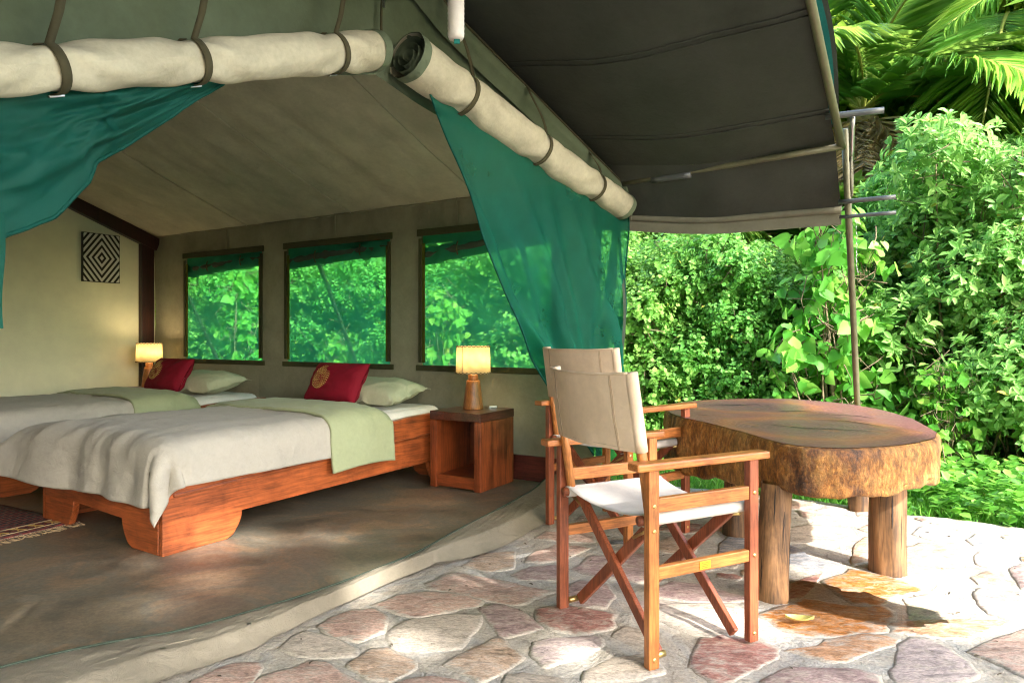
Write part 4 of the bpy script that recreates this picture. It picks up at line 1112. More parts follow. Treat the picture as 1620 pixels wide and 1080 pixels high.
def make_duvet():
    root = empty('duvet', BED_O, BED_A)
    f = duvet_fn(-0.255, 1.18, -0.175, BW + 0.17, 0.004, 2.0, 0.0)
    def g(a, b):
        p = Vector(f(a, b))
        x = lerp(-0.255, 1.18, a); y = lerp(-0.175, BW + 0.17, b)
        w = sstep(0.62, 1.2, y) * (1 - sstep(-0.25, 0.18, x))
        return tuple(p + Vector((-0.17, 0.22, 0.05)) * w)
    c = solid(MB().grid(g, 120, 110).build('cover', 'duvet', root, True), 0.010, 1.0)
    f2 = duvet_fn(0.955, 1.45, -0.262, BW + 0.22, 0.022, 5.0, 0.0, 0.03)
    def g2(a, b):
        p = Vector(f2(a, b))
        roll = math.sin(math.pi * min(1, max(0, a)))
        p.z += 0.016 * roll - 0.022 * sstep(0.86, 1.0, a) * (1 if p.z > BT - 0.03 else 0)
        return tuple(p)
    fo = solid(MB().grid(g2, 40, 120).build('fold_back', 'sage', root, True), 0.018, -0.2)
    return root

def pillow_mesh(w, l, h, flange, seed, n=30):
    m = MB()
    for sgn in (1, -1):
        def f(a, b):
            x = (a - .5) * 2; y = (b - .5) * 2
            kx = 1 - flange / w; ky = 1 - flange / l
            qx = min(1, abs(x) / kx); qy = min(1, abs(y) / ky)
            z = ((1 - qx ** 3.2) * (1 - qy ** 3.2)) ** 0.55
            pinch = 1 - 0.07 * (1 - abs(x) ** 2 * abs(y) ** 2) * (abs(x) ** 6 + abs(y) ** 6) / 2
            px = x * w / 2 * (1 - 0.05 * (1 - y * y) * abs(x) ** 4); py = y * l / 2 * (1 - 0.05 * (1 - x * x) * abs(y) ** 4)
            zz_ = sgn * (h / 2 * z + 0.002) + 0.010 * fbm(x * 1.5 + seed, y * 1.5, sgn, 1.6) * min(1, z * 1.5 + .3)
            if flange and (qx >= 1 or qy >= 1): zz_ += 0.030 * nz(x * 3 + seed, y * 5, 1.5) - 0.022
            return (px, py, zz_)
        fs0 = len(m.f)
        m.grid(f, n, n)
        if sgn < 0: m.f[fs0:] = [tuple(reversed(q)) for q in m.f[fs0:]]
    return m
def make_cushion(label):
    m = pillow_mesh(0.50, 0.31, 0.15, 0.0, 4.0)          # width x height, thickness along z -> turn up
    m.v = [(-z, x, y + 0.155) for x, y, z in m.v]         # face towards -x, width along y, standing on z=0
    o = m.build('cushion', 'cushion', None, True)
    tag(o, label, 'cushion')
    e = MB(); r_ = random.Random(5)
    for ring_ in range(7):
        rad = 0.012 + ring_ * 0.0115; n = 4 + ring_ * 5
        for k in range(n):
            a = 2 * math.pi * k / n + ring_ * .3
            y = 0.085 + rad * math.cos(a) * 0.92; z = 0.165 + rad * math.sin(a) * 1.05
            X = y / .25; Y = (z - .155) / .155
            d = 0.075 * ((1 - abs(X) ** 3.2) * (1 - abs(Y) ** 3.2)) ** .55
            e.box((-d - 0.004, y, z), (0.010, 0.0046, 0.0046), Matrix.Rotation(a, 3, 'X'))
    em = e.build('embroidery', 'embroidery', o)
    return o

bed1 = make_bed(); tag(bed1, 'red brown wooden bed with cut out feet nearest the door', 'bed', 'two beds in the tent')
duv1 = make_duvet(); tag(duv1, 'beige duvet with sage turned down fold on the near bed', 'duvet', 'duvets on the two beds')
bed2 = copy_tree(bed1); bed2.location = BED_O + BED_SHIFT; bed2['label'] = 'wooden bed at the far side by the yellow wall'
duv2 = copy_tree(duv1); duv2.location = BED_O + BED_SHIFT; duv2['label'] = 'beige duvet with sage fold on the far bed by the wall'
def bed_pt(x, y, z): return BED_O + Matrix.Rotation(BED_A, 3, 'Z') @ Vector((x, y, z))
pil1 = solid(pillow_mesh(0.44, 0.74, 0.17, 0.05, 1.0, 40).build('pillow', 'pillowcase', None, True), 0.001)
pil1.location = bed_pt(1.80, 0.50, BT + 0.10); pil1.rotation_euler = (0, R(-9), BED_A + R(4))
tag(pil1, 'cream flanged pillow behind the red cushion on the near bed', 'pillow', 'pillows on the two beds')
pil2 = pil1.copy(); COL.objects.link(pil2); pil2.location = pil1.location + BED_SHIFT
pil2['label'] = 'cream flanged pillow behind the red cushion on the far bed'
cus1 = make_cushion('crimson cushion with gold dotted oval on the near bed')
cus1['group'] = 'crimson cushions on the two beds'
cus1.location = bed_pt(1.50, 0.60, BT + 0.035); cus1.rotation_euler = (0, R(30), BED_A)
cus2 = copy_tree(cus1); cus2.location = cus1.location + BED_SHIFT; cus2['label'] = 'crimson cushion with gold dotted oval on the far bed'

# ---------------------------------------------------------------- bedside tables and lamps
def make_stand():
    root = empty('bedside_table', T(-0.22, 0.37, FLOOR_Z), TANG)
    D, W, H = 0.41, 0.40, 0.50
    MB().box((D / 2, W / 2, H - 0.028), (D + 0.004, W + 0.004, 0.056)).build('top', 'darktop', root, bev=0.004)
    MB().box((D / 2, 0.025, (H - 0.056) / 2), (D, 0.05, H - 0.057)).build('side', 'standwood_z', root, bev=0.004)
    MB().box((D / 2, W - 0.025, (H - 0.056) / 2), (D, 0.05, H - 0.057)).build('side', 'standwood_z', root, bev=0.004)
    MB().box((D / 2 + 0.004, W / 2, 0.048), (D - 0.01, W - 0.102, 0.075)).build('shelf', 'standwood_y', root, bev=0.003)
    MB().box((D - 0.012, W / 2, 0.26), (0.02, W - 0.104, 0.345)).build('back', 'standwood_z', root)
    return root
stand1 = make_stand(); tag(stand1, 'open fronted reddish bedside table beside the near bed', 'bedside table', 'bedside tables')
stand2 = copy_tree(stand1); stand2.location = T(-0.16, 4.20, FLOOR_Z); stand2['label'] = 'bedside table behind the far bed in the corner by the wall'

def make_lamp(loc, label):
    root = empty('table_lamp', loc, R(20), label=label, cat='lamp', group='lit table lamps')
    body = MB().lathe([(0.068, 0.0), (0.069, 0.004), (0.066, 0.03), (0.050, 0.165), (0.046, 0.190), (0.042, 0.1935)], 32)
    body.build('base', 'lampwood', root, True)
    MB().lathe([(0.033, 0.192), (0.034, 0.20), (0.034, 0.228), (0.03, 0.232)], 24).build('neck', 'lampwood', root, True)
    sh = MB(); r0, r1, z0, z1 = 0.117, 0.111, 0.240, 0.425
    sh.lathe([(r0, z0), (r1, z1)], 48, cap=False)
    s = solid(sh.build('lamp_shade', 'lamp_shade', root, True), 0.002)
    lace = MB()
    for zz_, rr in ((z0 + 0.004, r0), (z1 - 0.004, r1)):
        lace.tube([(math.cos(k / 48 * 2 * math.pi) * (rr + 0.002 + 0.001 * (k % 2)), math.sin(k / 48 * 2 * math.pi) * (rr + 0.002), zz_ + 0.005 * (1 if k % 2 else -1)) for k in range(49)], 0.0025, 5)
    lace.tube([(math.cos(R(215)) * (lerp(r0, r1, t) + 0.001), math.sin(R(215)) * (lerp(r0, r1, t) + 0.001), lerp(z0, z1, t)) for t in (0, .5, 1)], 0.0015, 5)
    lace.build('lacing', 'twig', s, True)
    MB().lathe([(0.006, 0.23), (0.014, 0.25), (0.014, 0.285)], 14).build('socket', 'brass', root, True)
    MB().lathe([(0.012, 0.283), (0.022, 0.30), (0.029, 0.325), (0.024, 0.348), (0.008, 0.358)], 18).build('bulb', 'bulb', root, True)
    for k in range(3):
        a = k * 2.094
        MB().tube([(0.012 * math.cos(a), 0.012 * math.sin(a), 0.286), ((r1 + .003) * math.cos(a), (r1 + .003) * math.sin(a), 0.40)], 0.0015, 5).build('shade_wire', 'brass', root)
    ld = bpy.data.lights.new('lamp_light', 'POINT'); ld.energy = 0.6; ld.color = (1.0, 0.72, 0.40); ld.shadow_soft_size = 0.03
    l = bpy.data.objects.new('lamp_light', ld); COL.objects.link(l); l.parent = root; l.location = (0, 0, 0.375)
    return root
make_lamp(T(0.015, 0.585, FLOOR_Z + 0.5005), 'lit lamp with cream shade on the near bedside table')
make_lamp(T(0.06, 4.42, FLOOR_Z + 0.5005), 'lit lamp with cream shade in the corner by the yellow wall')
MB().box((0, 0, 0), (0.05, 0.03, 0.014)).build('switch', 'white_plastic', None, bev=0.003)
sw = bpy.data.objects['switch']; sw.location = T(0.13, 0.50, FLOOR_Z + 0.508); sw.name = 'remote_switch'
tag(sw, 'small white plastic switch beside the near lamp', 'switch')

# ---------------------------------------------------------------- painting with nested lozenges
m, nt, b = new_mat('diamond_print')
sp = nt.nodes.new('ShaderNodeSeparateXYZ'); tc = nt.nodes.new('ShaderNodeTexCoord'); nt.links.new(tc.outputs['Object'], sp.inputs[0])
def mth(op, a, c=None):
    q = nt.nodes.new('ShaderNodeMath'); q.operation = op
    for i, v in enumerate((a, c)):
        if v is None: continue
        if isinstance(v, (int, float)): q.inputs[i].default_value = v
        else: nt.links.new(v, q.inputs[i])
    return q.outputs[0]
lv = mth('ADD', mth('MULTIPLY', mth('ABSOLUTE', sp.outputs['X']), 19.5), mth('MULTIPLY', mth('ABSOLUTE', sp.outputs['Z']), 14.5))
st_ = mth('GREATER_THAN', mth('FRACT', mth('ADD', lv, 0.62)), 0.48)
nt.links.new(mixc(nt, st_, (0.010, 0.010, 0.010), (0.60, 0.60, 0.55)), b.inputs['Base Color']); b.inputs['Roughness'].default_value = 0.8
pic = empty('painting', T(-0.23, BACK_V - 0.016, 1.80), TANG, label='black and white nested diamond pattern picture on the yellow wall', cat='picture')
MB().box((0, 0, 0), (0.345, 0.03, 0.465)).build('stretched_canvas', 'black_paint', pic, bev=0.002)
MB().box((0, -0.0165, 0), (0.333, 0.002, 0.453)).build('printed_face', 'diamond_print', pic)

# ---------------------------------------------------------------- rug
rug = empty('rug', (-2.29, 3.61, FLOOR_Z), R(62), label='dark red patterned rug with pale fringe on the floor at the left', cat='rug')
RL, RW = 1.5, 0.95
def rug_fn(a, b): 
    return (-RL * (1 - a), RW * b, 0.010 + 0.003 * nz(a * 5, b * 5))
solid(MB().grid(rug_fn, 30, 20).build('pile', 'rug', rug, True), 0.008)
zz2 = MB()                                     # woven bands in the border
for i, (y, w, c) in enumerate(((0.055, 0.012, 0), (0.15, 0.010, 0), (0.84, 0.010, 0))): zz2.box((-RL / 2, y, 0.0165), (RL - 0.08, w * .5, 0.002))
zz2.build('border_band', 'dry_frond', rug)
pt = MB()
for k in range(18):
    x = -0.06 - k * 0.08
    pt.bar((x, 0.07, 0.0168), (x - 0.035, 0.135, 0.0168), 0.002, 0.012); pt.bar((x - 0.035, 0.07, 0.0172), (x - 0.01, 0.135, 0.0172), 0.002, 0.006)
pt.build('border_motif', 'embroidery', rug)
fg = MB(); q = random.Random(3)
for k in range(170):
    x = -RL * k / 170 - q.uniform(0, .006); fg.tube([(x, 0.002, 0.010), (x + q.uniform(-.01, .01), -0.03, 0.006), (x + q.uniform(-.02, .02), -q.uniform(.045, .065), 0.003)], 0.0016, 4, False)
tag(fg.build('fringe', 'dry_frond', rug), kind='stuff')

# ================================================================ terrace furniture
def make_chair(loc, rz, label):
    root = empty('folding_chair', loc, rz, label=label, cat='chair', group='folding chairs by the log table')
    hd, hw = 0.2135, 0.2685
    bolt = MB().lathe([(0.0065, 0), (0.0065, 0.002), (0.003, 0.004)], 10).mesh('bolt')
    bolt.materials.append(M['brass'])
    def addbolt(x, y, z, s):
        o = bpy.data.objects.new('bolt', bolt); COL.objects.link(o); o.parent = root; o.location = (x, y, z); o.rotation_euler = (R(-90) * s, 0, 0)
    for s in (-1, 1):
        y = s * hw
        MB().box((hd, y, 0.311), (0.040, 0.028, 0.622)).build('leg', 'chairdark_z' if s < 0 else 'chairwood_z', root, bev=0.003)
        MB().box((-hd, y, 0.311), (0.040, 0.028, 0.622)).build('leg', 'chairwood_z' if s < 0 else 'chairdark_z', root, bev=0.003)
        MB().box((-0.012, y + s * 0.006, 0.6345), (0.560, 0.056, 0.025)).build('armrest', 'chairwood_x', root, bev=0.006)
        MB().box((0, y, 0.508), (2 * hd - 0.0405, 0.022, 0.046)).build('side_rail', 'chairwood_x', root, bev=0.003)
        MB().box((0, y, 0.295), (2 * hd - 0.0405, 0.022, 0.040)).build('stretcher', 'chairwood_x', root, bev=0.003)
        yp = s * (hw - 0.034)
        MB().tube([(-hd + 0.022, yp, 0.445), (-hd - 0.005, yp, 0.62), (-hd - 0.053, yp, 0.918)], 0.0165, 14).build('back_post', 'chairpost', root, True)
        ys = s * (hw - 0.040)
        MB().tube([(-hd - 0.02, ys, 0.452), (hd + 0.035, ys, 0.452)], 0.0165, 14).build('seat_bar', 'chairdark_x', root, True)
        for xx in (hd - 0.045, -hd + 0.055):
            o2 = 0.0115 * s
            MB().bar((xx + o2, s * (hw - 0.022), 0.028), (xx + o2, -s * (hw - 0.050), 0.448), 0.020, 0.040, (1, 0, 0)).build('cross_leg', 'chairdark_z', root, bev=0.004)
        for x_, z_ in ((hd, .03), (-hd, .03), (hd, .508), (-hd, .43), (-hd, .508), (hd, .295)): addbolt(x_, y + s * 0.014, z_, s)
        MB().tube([(hd - 0.03, s * (hw - .025), 0.43), (hd - 0.05, s * 0.11, 0.405)], 0.006, 8).build('spacer', 'brass', root, True)
        MB().tube([(-hd + 0.03, s * (hw - .025), 0.43), (-hd + 0.05, s * 0.11, 0.36)], 0.006, 8).build('spacer', 'brass', root, True)
        MB().tube([(-hd + 0.02, s * (hw - .012), 0.03), (-hd + 0.06, s * (hw - .012), 0.03)], 0.011, 10).build('spacer', 'brass', root, True)
    # seat sling
    yy = hw - 0.040
    def seat(a, b):
        x = lerp(-hd - 0.005, hd + 0.012, a); t = (b - .5) * 2
        y = t * (yy + 0.012)
        z = 0.474 - 0.036 * (1 - abs(t) ** 2.2) * (0.85 + 0.3 * a) + (0 if abs(t) < .94 else -0.012 * (abs(t) - .94) / .06)
        return (x, y, z + 0.002 * nz(a * 4, b * 4, 2))
    sm2 = MB().grid(seat, 16, 40)
    for s in (-1, 1):                       # sleeve round each bar
        sm2.tube([(lerp(-hd - 0.004, hd + 0.011, k / 6), s * yy, 0.452) for k in range(7)], 0.0195, 14, False)
    solid(sm2.build('seat', 'chair_seat', root, True), 0.003)
    # backrest: sleeves on the posts and a curved sheet between them
    yp = hw - 0.034
    def post_x(z): return lerp(-hd - 0.005, -hd - 0.055, (z - 0.62) / 0.31)
    def backf(a, b):
        t = (a - .5) * 2; z = lerp(0.672, 0.922, b)
        z += -0.008 * (1 - t * t) * sstep(.3, 1, b) + 0.006 * nz(a * 3, b, 1)
        x = post_x(z) - 0.020 - 0.045 * (1 - t * t) - 0.004 * fbm(a * 3, b * 2, 4)
        return (x, t * (yp + 0.002), z)
    def backf2(a, b):
        p = backf(a, b); t = (a - .5) * 2
        return (p[0] + 0.006 + 0.020 * abs(t) ** 8, p[1], p[2])
    bkm = MB().grid(backf, 36, 16)
    bkm.grid(backf2, 36, 16)
    for s in (-1, 1):
        pts = [(post_x(lerp(0.672, .924, k / 6)), s * yp, lerp(0.672, 0.924, k / 6)) for k in range(7)]
        bkm.tube(pts, 0.0215, 16, True)
    bk = bkm.build('backrest', 'chair_canvas', root, True)
    for a in (0.13, 0.87):
        for da in (0, 0.012):
            MB().tube([Vector(backf(a + da, k / 12)) + Vector((-0.0012, 0, 0)) for k in range(13)], 0.0012, 5).build('seam', 'seam', bk, True)
    MB().tube([Vector(backf(k / 36, 0.0)) + Vector((-0.001, 0, 0.012)) for k in range(37)], 0.0012, 5).build('seam', 'seam', bk, True)
    MB().tube([Vector(backf(k / 36, 1.0)) + Vector((0.002, 0, 0)) for k in range(37)], 0.0050, 6).build('hem', 'chair_canvas', bk, True)
    # maker's plate on the right-hand lower stretcher
    pl = MB().box((-0.005, -hw - 0.0125, 0.295), (0.046, 0.002, 0.026)).build('maker_plate', 'plate', root, bev=0.0008)
    tx = MB()
    for k in range(4): tx.box((-0.005, -hw - 0.0140, 0.303 - k * 0.0053), ((0.030, 0.034, 0.026, 0.032)[k], 0.0006, 0.0016))
    tx.build('engraving', 'plate_ink', pl)
    return root
chair1 = make_chair((0.506, 2.476, 0.012), R(27), 'folding wooden armchair with tan canvas back nearest the camera')
chair2 = copy_tree(chair1); chair2.location = (0.565, 3.70, 0.012); chair2.rotation_euler = (0, 0, R(39)); chair2.scale = (1.06, 1.06, 1.06)
chair2['label'] = 'folding wooden armchair standing behind the nearer one, beside the netting'

# ---------------------------------------------------------------- log table
TBL = Vector((1.50, 3.62, 0))
OUT = [(.885, 3.95), (.985, 4.3), (1.2, 4.53), (1.5, 4.66), (1.90, 4.66), (2.13, 4.3), (2.12, 3.71), (1.92, 3.10), (1.74, 2.82), (1.46, 2.64), (1.20, 2.60), (1.085, 2.70), (1.043, 2.89), (1.0, 3.19), (.925, 3.47), (.875, 3.68)]
table = empty('log_table', TBL, 0, label='thick oval tree slice table on four log legs', cat='table')
oc = smooth_poly([(x - TBL.x, y - TBL.y, 0) for x, y in OUT + [OUT[0]]], 240)[:-1]
ZT, ZB = 0.622, 0.432
NB = len(oc); rows = []
prof = [(0.985, ZT), (1.0, ZT - 0.008), (1.006, ZT - 0.03)] + [(1.008, lerp(ZT - 0.045, ZB + 0.015, k / 16)) for k in range(17)] + [(1.0, ZB + 0.006), (0.97, ZB)]
vs = []; fs = []
for r_, (s, z) in enumerate(prof):
    for k, p in enumerate(oc):
        d = p.normalized(); ln = p.length
        amp = 0 if r_ < 2 else 1
        bark = amp * (0.010 * fbm(p.x * 3, p.y * 3, z * 3, 1.5) + 0.006 * noise.fractal(Vector((p.x * 11, p.y * 11, z * 16)), 0.6, 2.2, 7))
        edge_ = 0.010 * nz(p.x, p.y, 0, 7) + 0.006 * nz(p.x, p.y, 0, 19)
        deep = 0.10 * (1 - sstep(-0.62, -0.30, p.x)) * sstep(-0.95, -0.55, p.y); zz_ = z - deep * (ZT - z) / (ZT - ZB) + (0.022 * fbm(p.x, p.y, 5, 4) if r_ >= len(prof) - 5 else 0)
        q = p * s + d * (bark + edge_)
        vs.append((q.x, q.y, zz_))
for r_ in range(len(prof) - 1):
    for k in range(NB): fs.append((r_ * NB + k, (r_ + 1) * NB + k, (r_ + 1) * NB + (k + 1) % NB, r_ * NB + (k + 1) % NB))
fs.append(tuple(range((len(prof) - 1) * NB + NB - 1, (len(prof) - 1) * NB - 1, -1)))
slab = MB().add(vs, fs).build('slab', 'slab_bark', table, True)
fix_normals(slab)
tv = []; tf = []
for r_ in range(9):
    s = 0.984 * (1 - r_ / 9)
    for k, p in enumerate(oc):
        d = p.normalized(); q = p * s + d * (0.010 * nz(p.x, p.y, 0, 7) + 0.006 * nz(p.x, p.y, 0, 19)) * (1 - r_ / 9)
        tv.append((q.x, q.y, ZT + 0.0025 + 0.004 * fbm(q.x, q.y, 1, 3) * min(1, r_ / 2)))
tv.append((0, 0, ZT + 0.003))
for r_ in range(8):
    for k in range(NB): tf.append((r_ * NB + k, r_ * NB + (k + 1) % NB, (r_ + 1) * NB + (k + 1) % NB, (r_ + 1) * NB + k))
for k in range(NB): tf.append((8 * NB + k, 8 * NB + (k + 1) % NB, 9 * NB))
ttop = MB().add(tv, tf).build('table_top', 'slab_top', table, True)
def crack(pts, w):
    P = smooth_poly([(x, y, 0) for x, y in pts], 14); vs = []
    for i, p in enumerate(P):
        d = (P[min(i + 1, 14)] - P[max(i - 1, 0)]).normalized(); n_ = Vector((-d.y, d.x, 0)); ww = w * math.sin(math.pi * (i + .3) / 14.6) + 0.0008
        z = ZT + 0.0052 + 0.004 * fbm(p.x, p.y, 1, 3)
        vs += [tuple(p + n_ * ww + Vector((0, 0, z))), tuple(p - n_ * ww + Vector((0, 0, z)))]
    MB().add(vs, [(2 * i, 2 * i + 1, 2 * i + 3, 2 * i + 2) for i in range(14)]).build('crack', 'crack', ttop)
crack([(-0.28, -0.30), (-0.18, -0.44), (-0.02, -0.52), (0.12, -0.60)], 0.007)
crack([(0.05, -0.15), (0.18, -0.22), (0.24, -0.42)], 0.007)
crack([(-0.28, 0.62), (-0.12, 0.60), (0.05, 0.66)], 0.009)
crack([(0.20, 0.10), (0.33, 0.02), (0.38, -0.10)], 0.006)
crack([(-0.02, 0.22), (0.1, 0.24), (0.2, 0.22)], 0.010)
crack([(-0.50, 0.10), (-0.44, 0.03)], 0.005)
for i, (x, y, r_, tx_) in enumerate(((1.045, 2.745, 0.064, 0.035), (1.675, 3.05, 0.074, 0.01), (1.19, 3.62, 0.066, 0.0), (2.10, 4.12, 0.066, 0.0))):
    lg = MB()
    def lf(a, b):
        th = a * 2 * math.pi; z = lerp(-0.02, 0.455, b); rr = r_ * (1.04 - 0.08 * b) + 0.009 * nz(math.cos(th) * 1.5 + i, math.sin(th) * 1.5, z * 3) + 0.0035 * nz(math.cos(th) * 6 + i, math.sin(th) * 6, z * 1.5)
        if b < 0.03: rr *= 0.97
        return (x - TBL.x + rr * math.cos(th) + tx_ * b, y - TBL.y + rr * math.sin(th) + tx_ * 1.2 * b, z)
    lg.grid(lf, 40, 24)
    lgo = lg.build('leg', 'logleg', table, True)
    for c_ in range(4):                     # drying splits down the log
        a0 = R(-150 + 35 * c_ + 11 * i); zz0 = 0.05 + 0.09 * ((c_ * 7 + i * 3) % 4); pts = [Vector(lf((a0 % (2 * math.pi)) / (2 * math.pi) + 0.006 * nz(k * .9, c_, i), min(1, (zz0 + k * 0.018) / 0.475))) for k in range(9)]
        vs_ = []
        for k, p_ in enumerate(pts):
            out_ = Vector((math.cos(a0), math.sin(a0), 0)); sd_ = Vector((-out_.y, out_.x, 0)); w_ = 0.0022 * math.sin(math.pi * (k + .4) / 9) + 0.0003
            vs_ += [p_ + out_ * 0.0012 - sd_ * w_, p_ + out_ * 0.0012 + sd_ * w_]
        MB().add(vs_, [(2 * k, 2 * k + 1, 2 * k + 3, 2 * k + 2) for k in range(8)]).build('split', 'crack', lgo)

# yellow fallen leaf
fl = MB()
def leaf_fn(a, b):
    x = (a - .5) * 0.098; w = 0.024 * math.sin(math.pi * min(1, max(0, a)) ** 0.85) + 0.0005
    y = (b - .5) * 2 * w; return (x, y, 0.010 + 0.012 * (abs(b - .5) * 2) ** 2 + 0.008 * (a - .4) ** 2 * 4)
fl.grid(leaf_fn, 14, 8)
lf_ = fl.build('fallen_leaf', 'dead_leaf', None, True); lf_.location = (1.048, 2.487, 0.006); lf_.rotation_euler = (0, 0, R(-16))
tag(lf_, 'yellow fallen leaf on the wet orange paving stone', 'leaf')

# pale ribbed tube hanging from the porch ridge
tube = empty('hanging_tube', T(-1.695, -0.50, 2.18), 0, label='pale ribbed cloth tube hanging from the porch ridge', cat='hanging tube')
prof = []
for k in range(60):
    z = 0.012 + k * 0.0095; prof.append((0.031 + 0.0012 * (k % 2), z))
MB().lathe([(0.026, 0.0)] + prof, 28).build('sleeve', 'tube_cloth', tube, True)
MB().box((0.004, 0, -0.008), (0.022, 0.004, 0.018)).build('tab', 'tarp_teal', tube)
MB().tube([(0, 0, 0.57), (0, 0, 0.62)], 0.004, 6).build('cord', 'strap', tube)

# ================================================================ vegetation
OVATE = (np.array([(0, 0, 0), (0.28, 0.36, 0.08), (0.62, 0.40, 0.07), (1.0, 0, -0.10), (0.62, -0.40, 0.07), (0.28, -0.36, 0.08)]), [(0, 3, 2, 1), (0, 5, 4, 3)])
LANCE = (np.array([(0, 0, 0), (0.38, 0.30, 0.06), (0.70, 0.30, 0.04), (1.0, 0, -0.14), (0.70, -0.30, 0.04), (0.38, -0.30, 0.06)]), [(0, 3, 2, 1), (0, 5, 4, 3)])
HEART = (np.array([(0, 0, 0), (-0.12, 0.30, 0.03), (0.12, 0.52, 0.07), (0.48, 0.42, 0.06), (1.0, 0, -0.16), (0.48, -0.42, 0.06), (0.12, -0.52, 0.07), (-0.12, -0.30, 0.03)]), [(0, 4, 3, 2, 1), (0, 7, 6, 5, 4)])
def unit(a): return a / (np.linalg.norm(a, axis=-1, keepdims=True) + 1e-9)
def leaf_mesh(name, shape, pos, dirs, nrm, length, val, width=1.0):
    pts, faces = shape
    N = len(pos); k = len(pts)
    d = unit(dirs); s = unit(np.cross(d, nrm)); n = np.cross(s, d)
    L = length[:, None, None]
    w = np.asarray(width)
    V = pos[:, None, :] + L * (pts[None, :, 0:1] * d[:, None, :] + pts[None, :, 1:2] * s[:, None, :] * w + pts[None, :, 2:3] * n[:, None, :])
    V = V.reshape(-1, 3)
    F = np.concatenate([np.array(f) for f in faces]); fl = [len(f) for f in faces]
    loops = (np.arange(N)[:, None] * k + F[None, :]).reshape(-1)
    tot = np.tile(fl, N); start = np.concatenate([[0], np.cumsum(tot)[:-1]])
    me = bpy.data.meshes.new(name)
    me.vertices.add(len(V)); me.vertices.foreach_set('co', V.astype(np.float32).ravel())
    me.loops.add(len(loops)); me.loops.foreach_set('vertex_index', loops.astype(np.int32))
    me.polygons.add(len(tot)); me.polygons.foreach_set('loop_start', start.astype(np.int32)); me.polygons.foreach_set('loop_total', tot.astype(np.int32))
    me.update(calc_edges=True); me.validate()
    at = me.attributes.new('lv', 'FLOAT', 'POINT'); at.data.foreach_set('value', np.repeat(np.clip(val, 0, 1), k).astype(np.float32))
    return me
def twig_leaves(centers, outward, nl, twig, lsize, rnd, upness=0.5, whorl=False, flat=0.9, droop=0.0):
    """leaves along short twigs; returns pos, dir, normal, length, value"""
    n = len(centers)
    td = unit(outward * 0.7 + np.array([0, 0, upness]) + rnd.normal(0, 0.35, (n, 3)))
    P = []; D = []; Nn = []; Ls = []; Vv = []
    base = np.clip(rnd.normal(0.42, 0.17, n), 0, 1)
    ref = unit(np.cross(td, rnd.normal(0, 1, (n, 3)))); ref2 = np.cross(td, ref)
    for j in range(nl):
        t = (j + 0.5) / nl if not whorl else 0.75 + 0.25 * (j / nl)
        ang = j * 2.4 + rnd.uniform(0, 0.7, n)
        rad = ref * np.cos(ang)[:, None] + ref2 * np.sin(ang)[:, None]
        p = centers + td * (t * twig)[:, None] if np.ndim(twig) else centers + td * (t * twig)
        d = unit(td * (0.45 if not whorl else 0.55) + rad + np.array([0, 0, -droop]) + rnd.normal(0, 0.18, (n, 3)))
        nn = unit(np.array([0, 0, 1.0]) * flat + outward * 0.85 + td * 0.3 + rnd.normal(0, 0.33, (n, 3)))
        P.append(p); D.append(d); Nn.append(nn); Ls.append(lsize * rnd.uniform(0.65, 1.25, n)); Vv.append(np.clip(base + rnd.normal(0, 0.13, n) + 0.16 * (t - .5), 0, 1))
    return [np.concatenate(x) for x in (P, D, Nn, Ls, Vv)]
def lobes_points(lobes, per, rnd, shell=0.55):
    C = []; O = []
    for (c, r_) in lobes:
        k = int(per * (r_[0] * r_[1] * r_[2]) ** (2 / 3))
        d = unit(rnd.normal(0, 1, (k, 3)))
        q = rnd.uniform(shell ** 2, 1, k) ** 0.5
        # uneven outline
        f = 0.82 + 0.30 * np.array([nz(a[0] * 2.3 + c[0] * 3, a[1] * 2.3 + c[1] * 3, a[2] * 2.3 + c[2]) for a in d])
        C.append(np.array(c) + d * np.array(r_) * (q * f)[:, None]); O.append(unit(d * np.array([1, 1, 0.8])))
    C = np.concatenate(C); O = np.concatenate(O)
    ok = C[:, 2] > 0.02
    return C[ok], O[ok]
def stems(lobes, rnd, r0, base_spread, extra=14, twigr=0.003):
    m = MB()
    for (c, r_) in lobes:
        for q in range(2):
            b = Vector((c[0] * base_spread + rnd.normal(0, .06), c[1] * base_spread + rnd.normal(0, .06), 0)); e = Vector(c) + Vector(rnd.normal(0, 0.25, 3)) * r_[0]
            mid = b.lerp(e, 0.5) + Vector(rnd.normal(0, 0.07, 3)); rr = r0 * rnd.uniform(.5, 1.1)
            m.tube(smooth_poly([b, mid, e], 7), [rr * (1 - 0.75 * i / 7) for i in range(8)], 6)
        for q in range(extra):
            d = Vector(unit(rnd.normal(0, 1, 3))); s = Vector(c) + Vector(rnd.normal(0, .12, 3)); e = Vector((c[0] + d.x * r_[0] * .95, c[1] + d.y * r_[1] * .95, c[2] + d.z * r_[2] * .95))
            if e.z < 0.05: e.z = 0.05
            m.tube([s, s.lerp(e, .5) + Vector(rnd.normal(0, .05, 3)), e], [twigr * 1.6, twigr * 1.2, twigr * .6], 4, False)
    return m
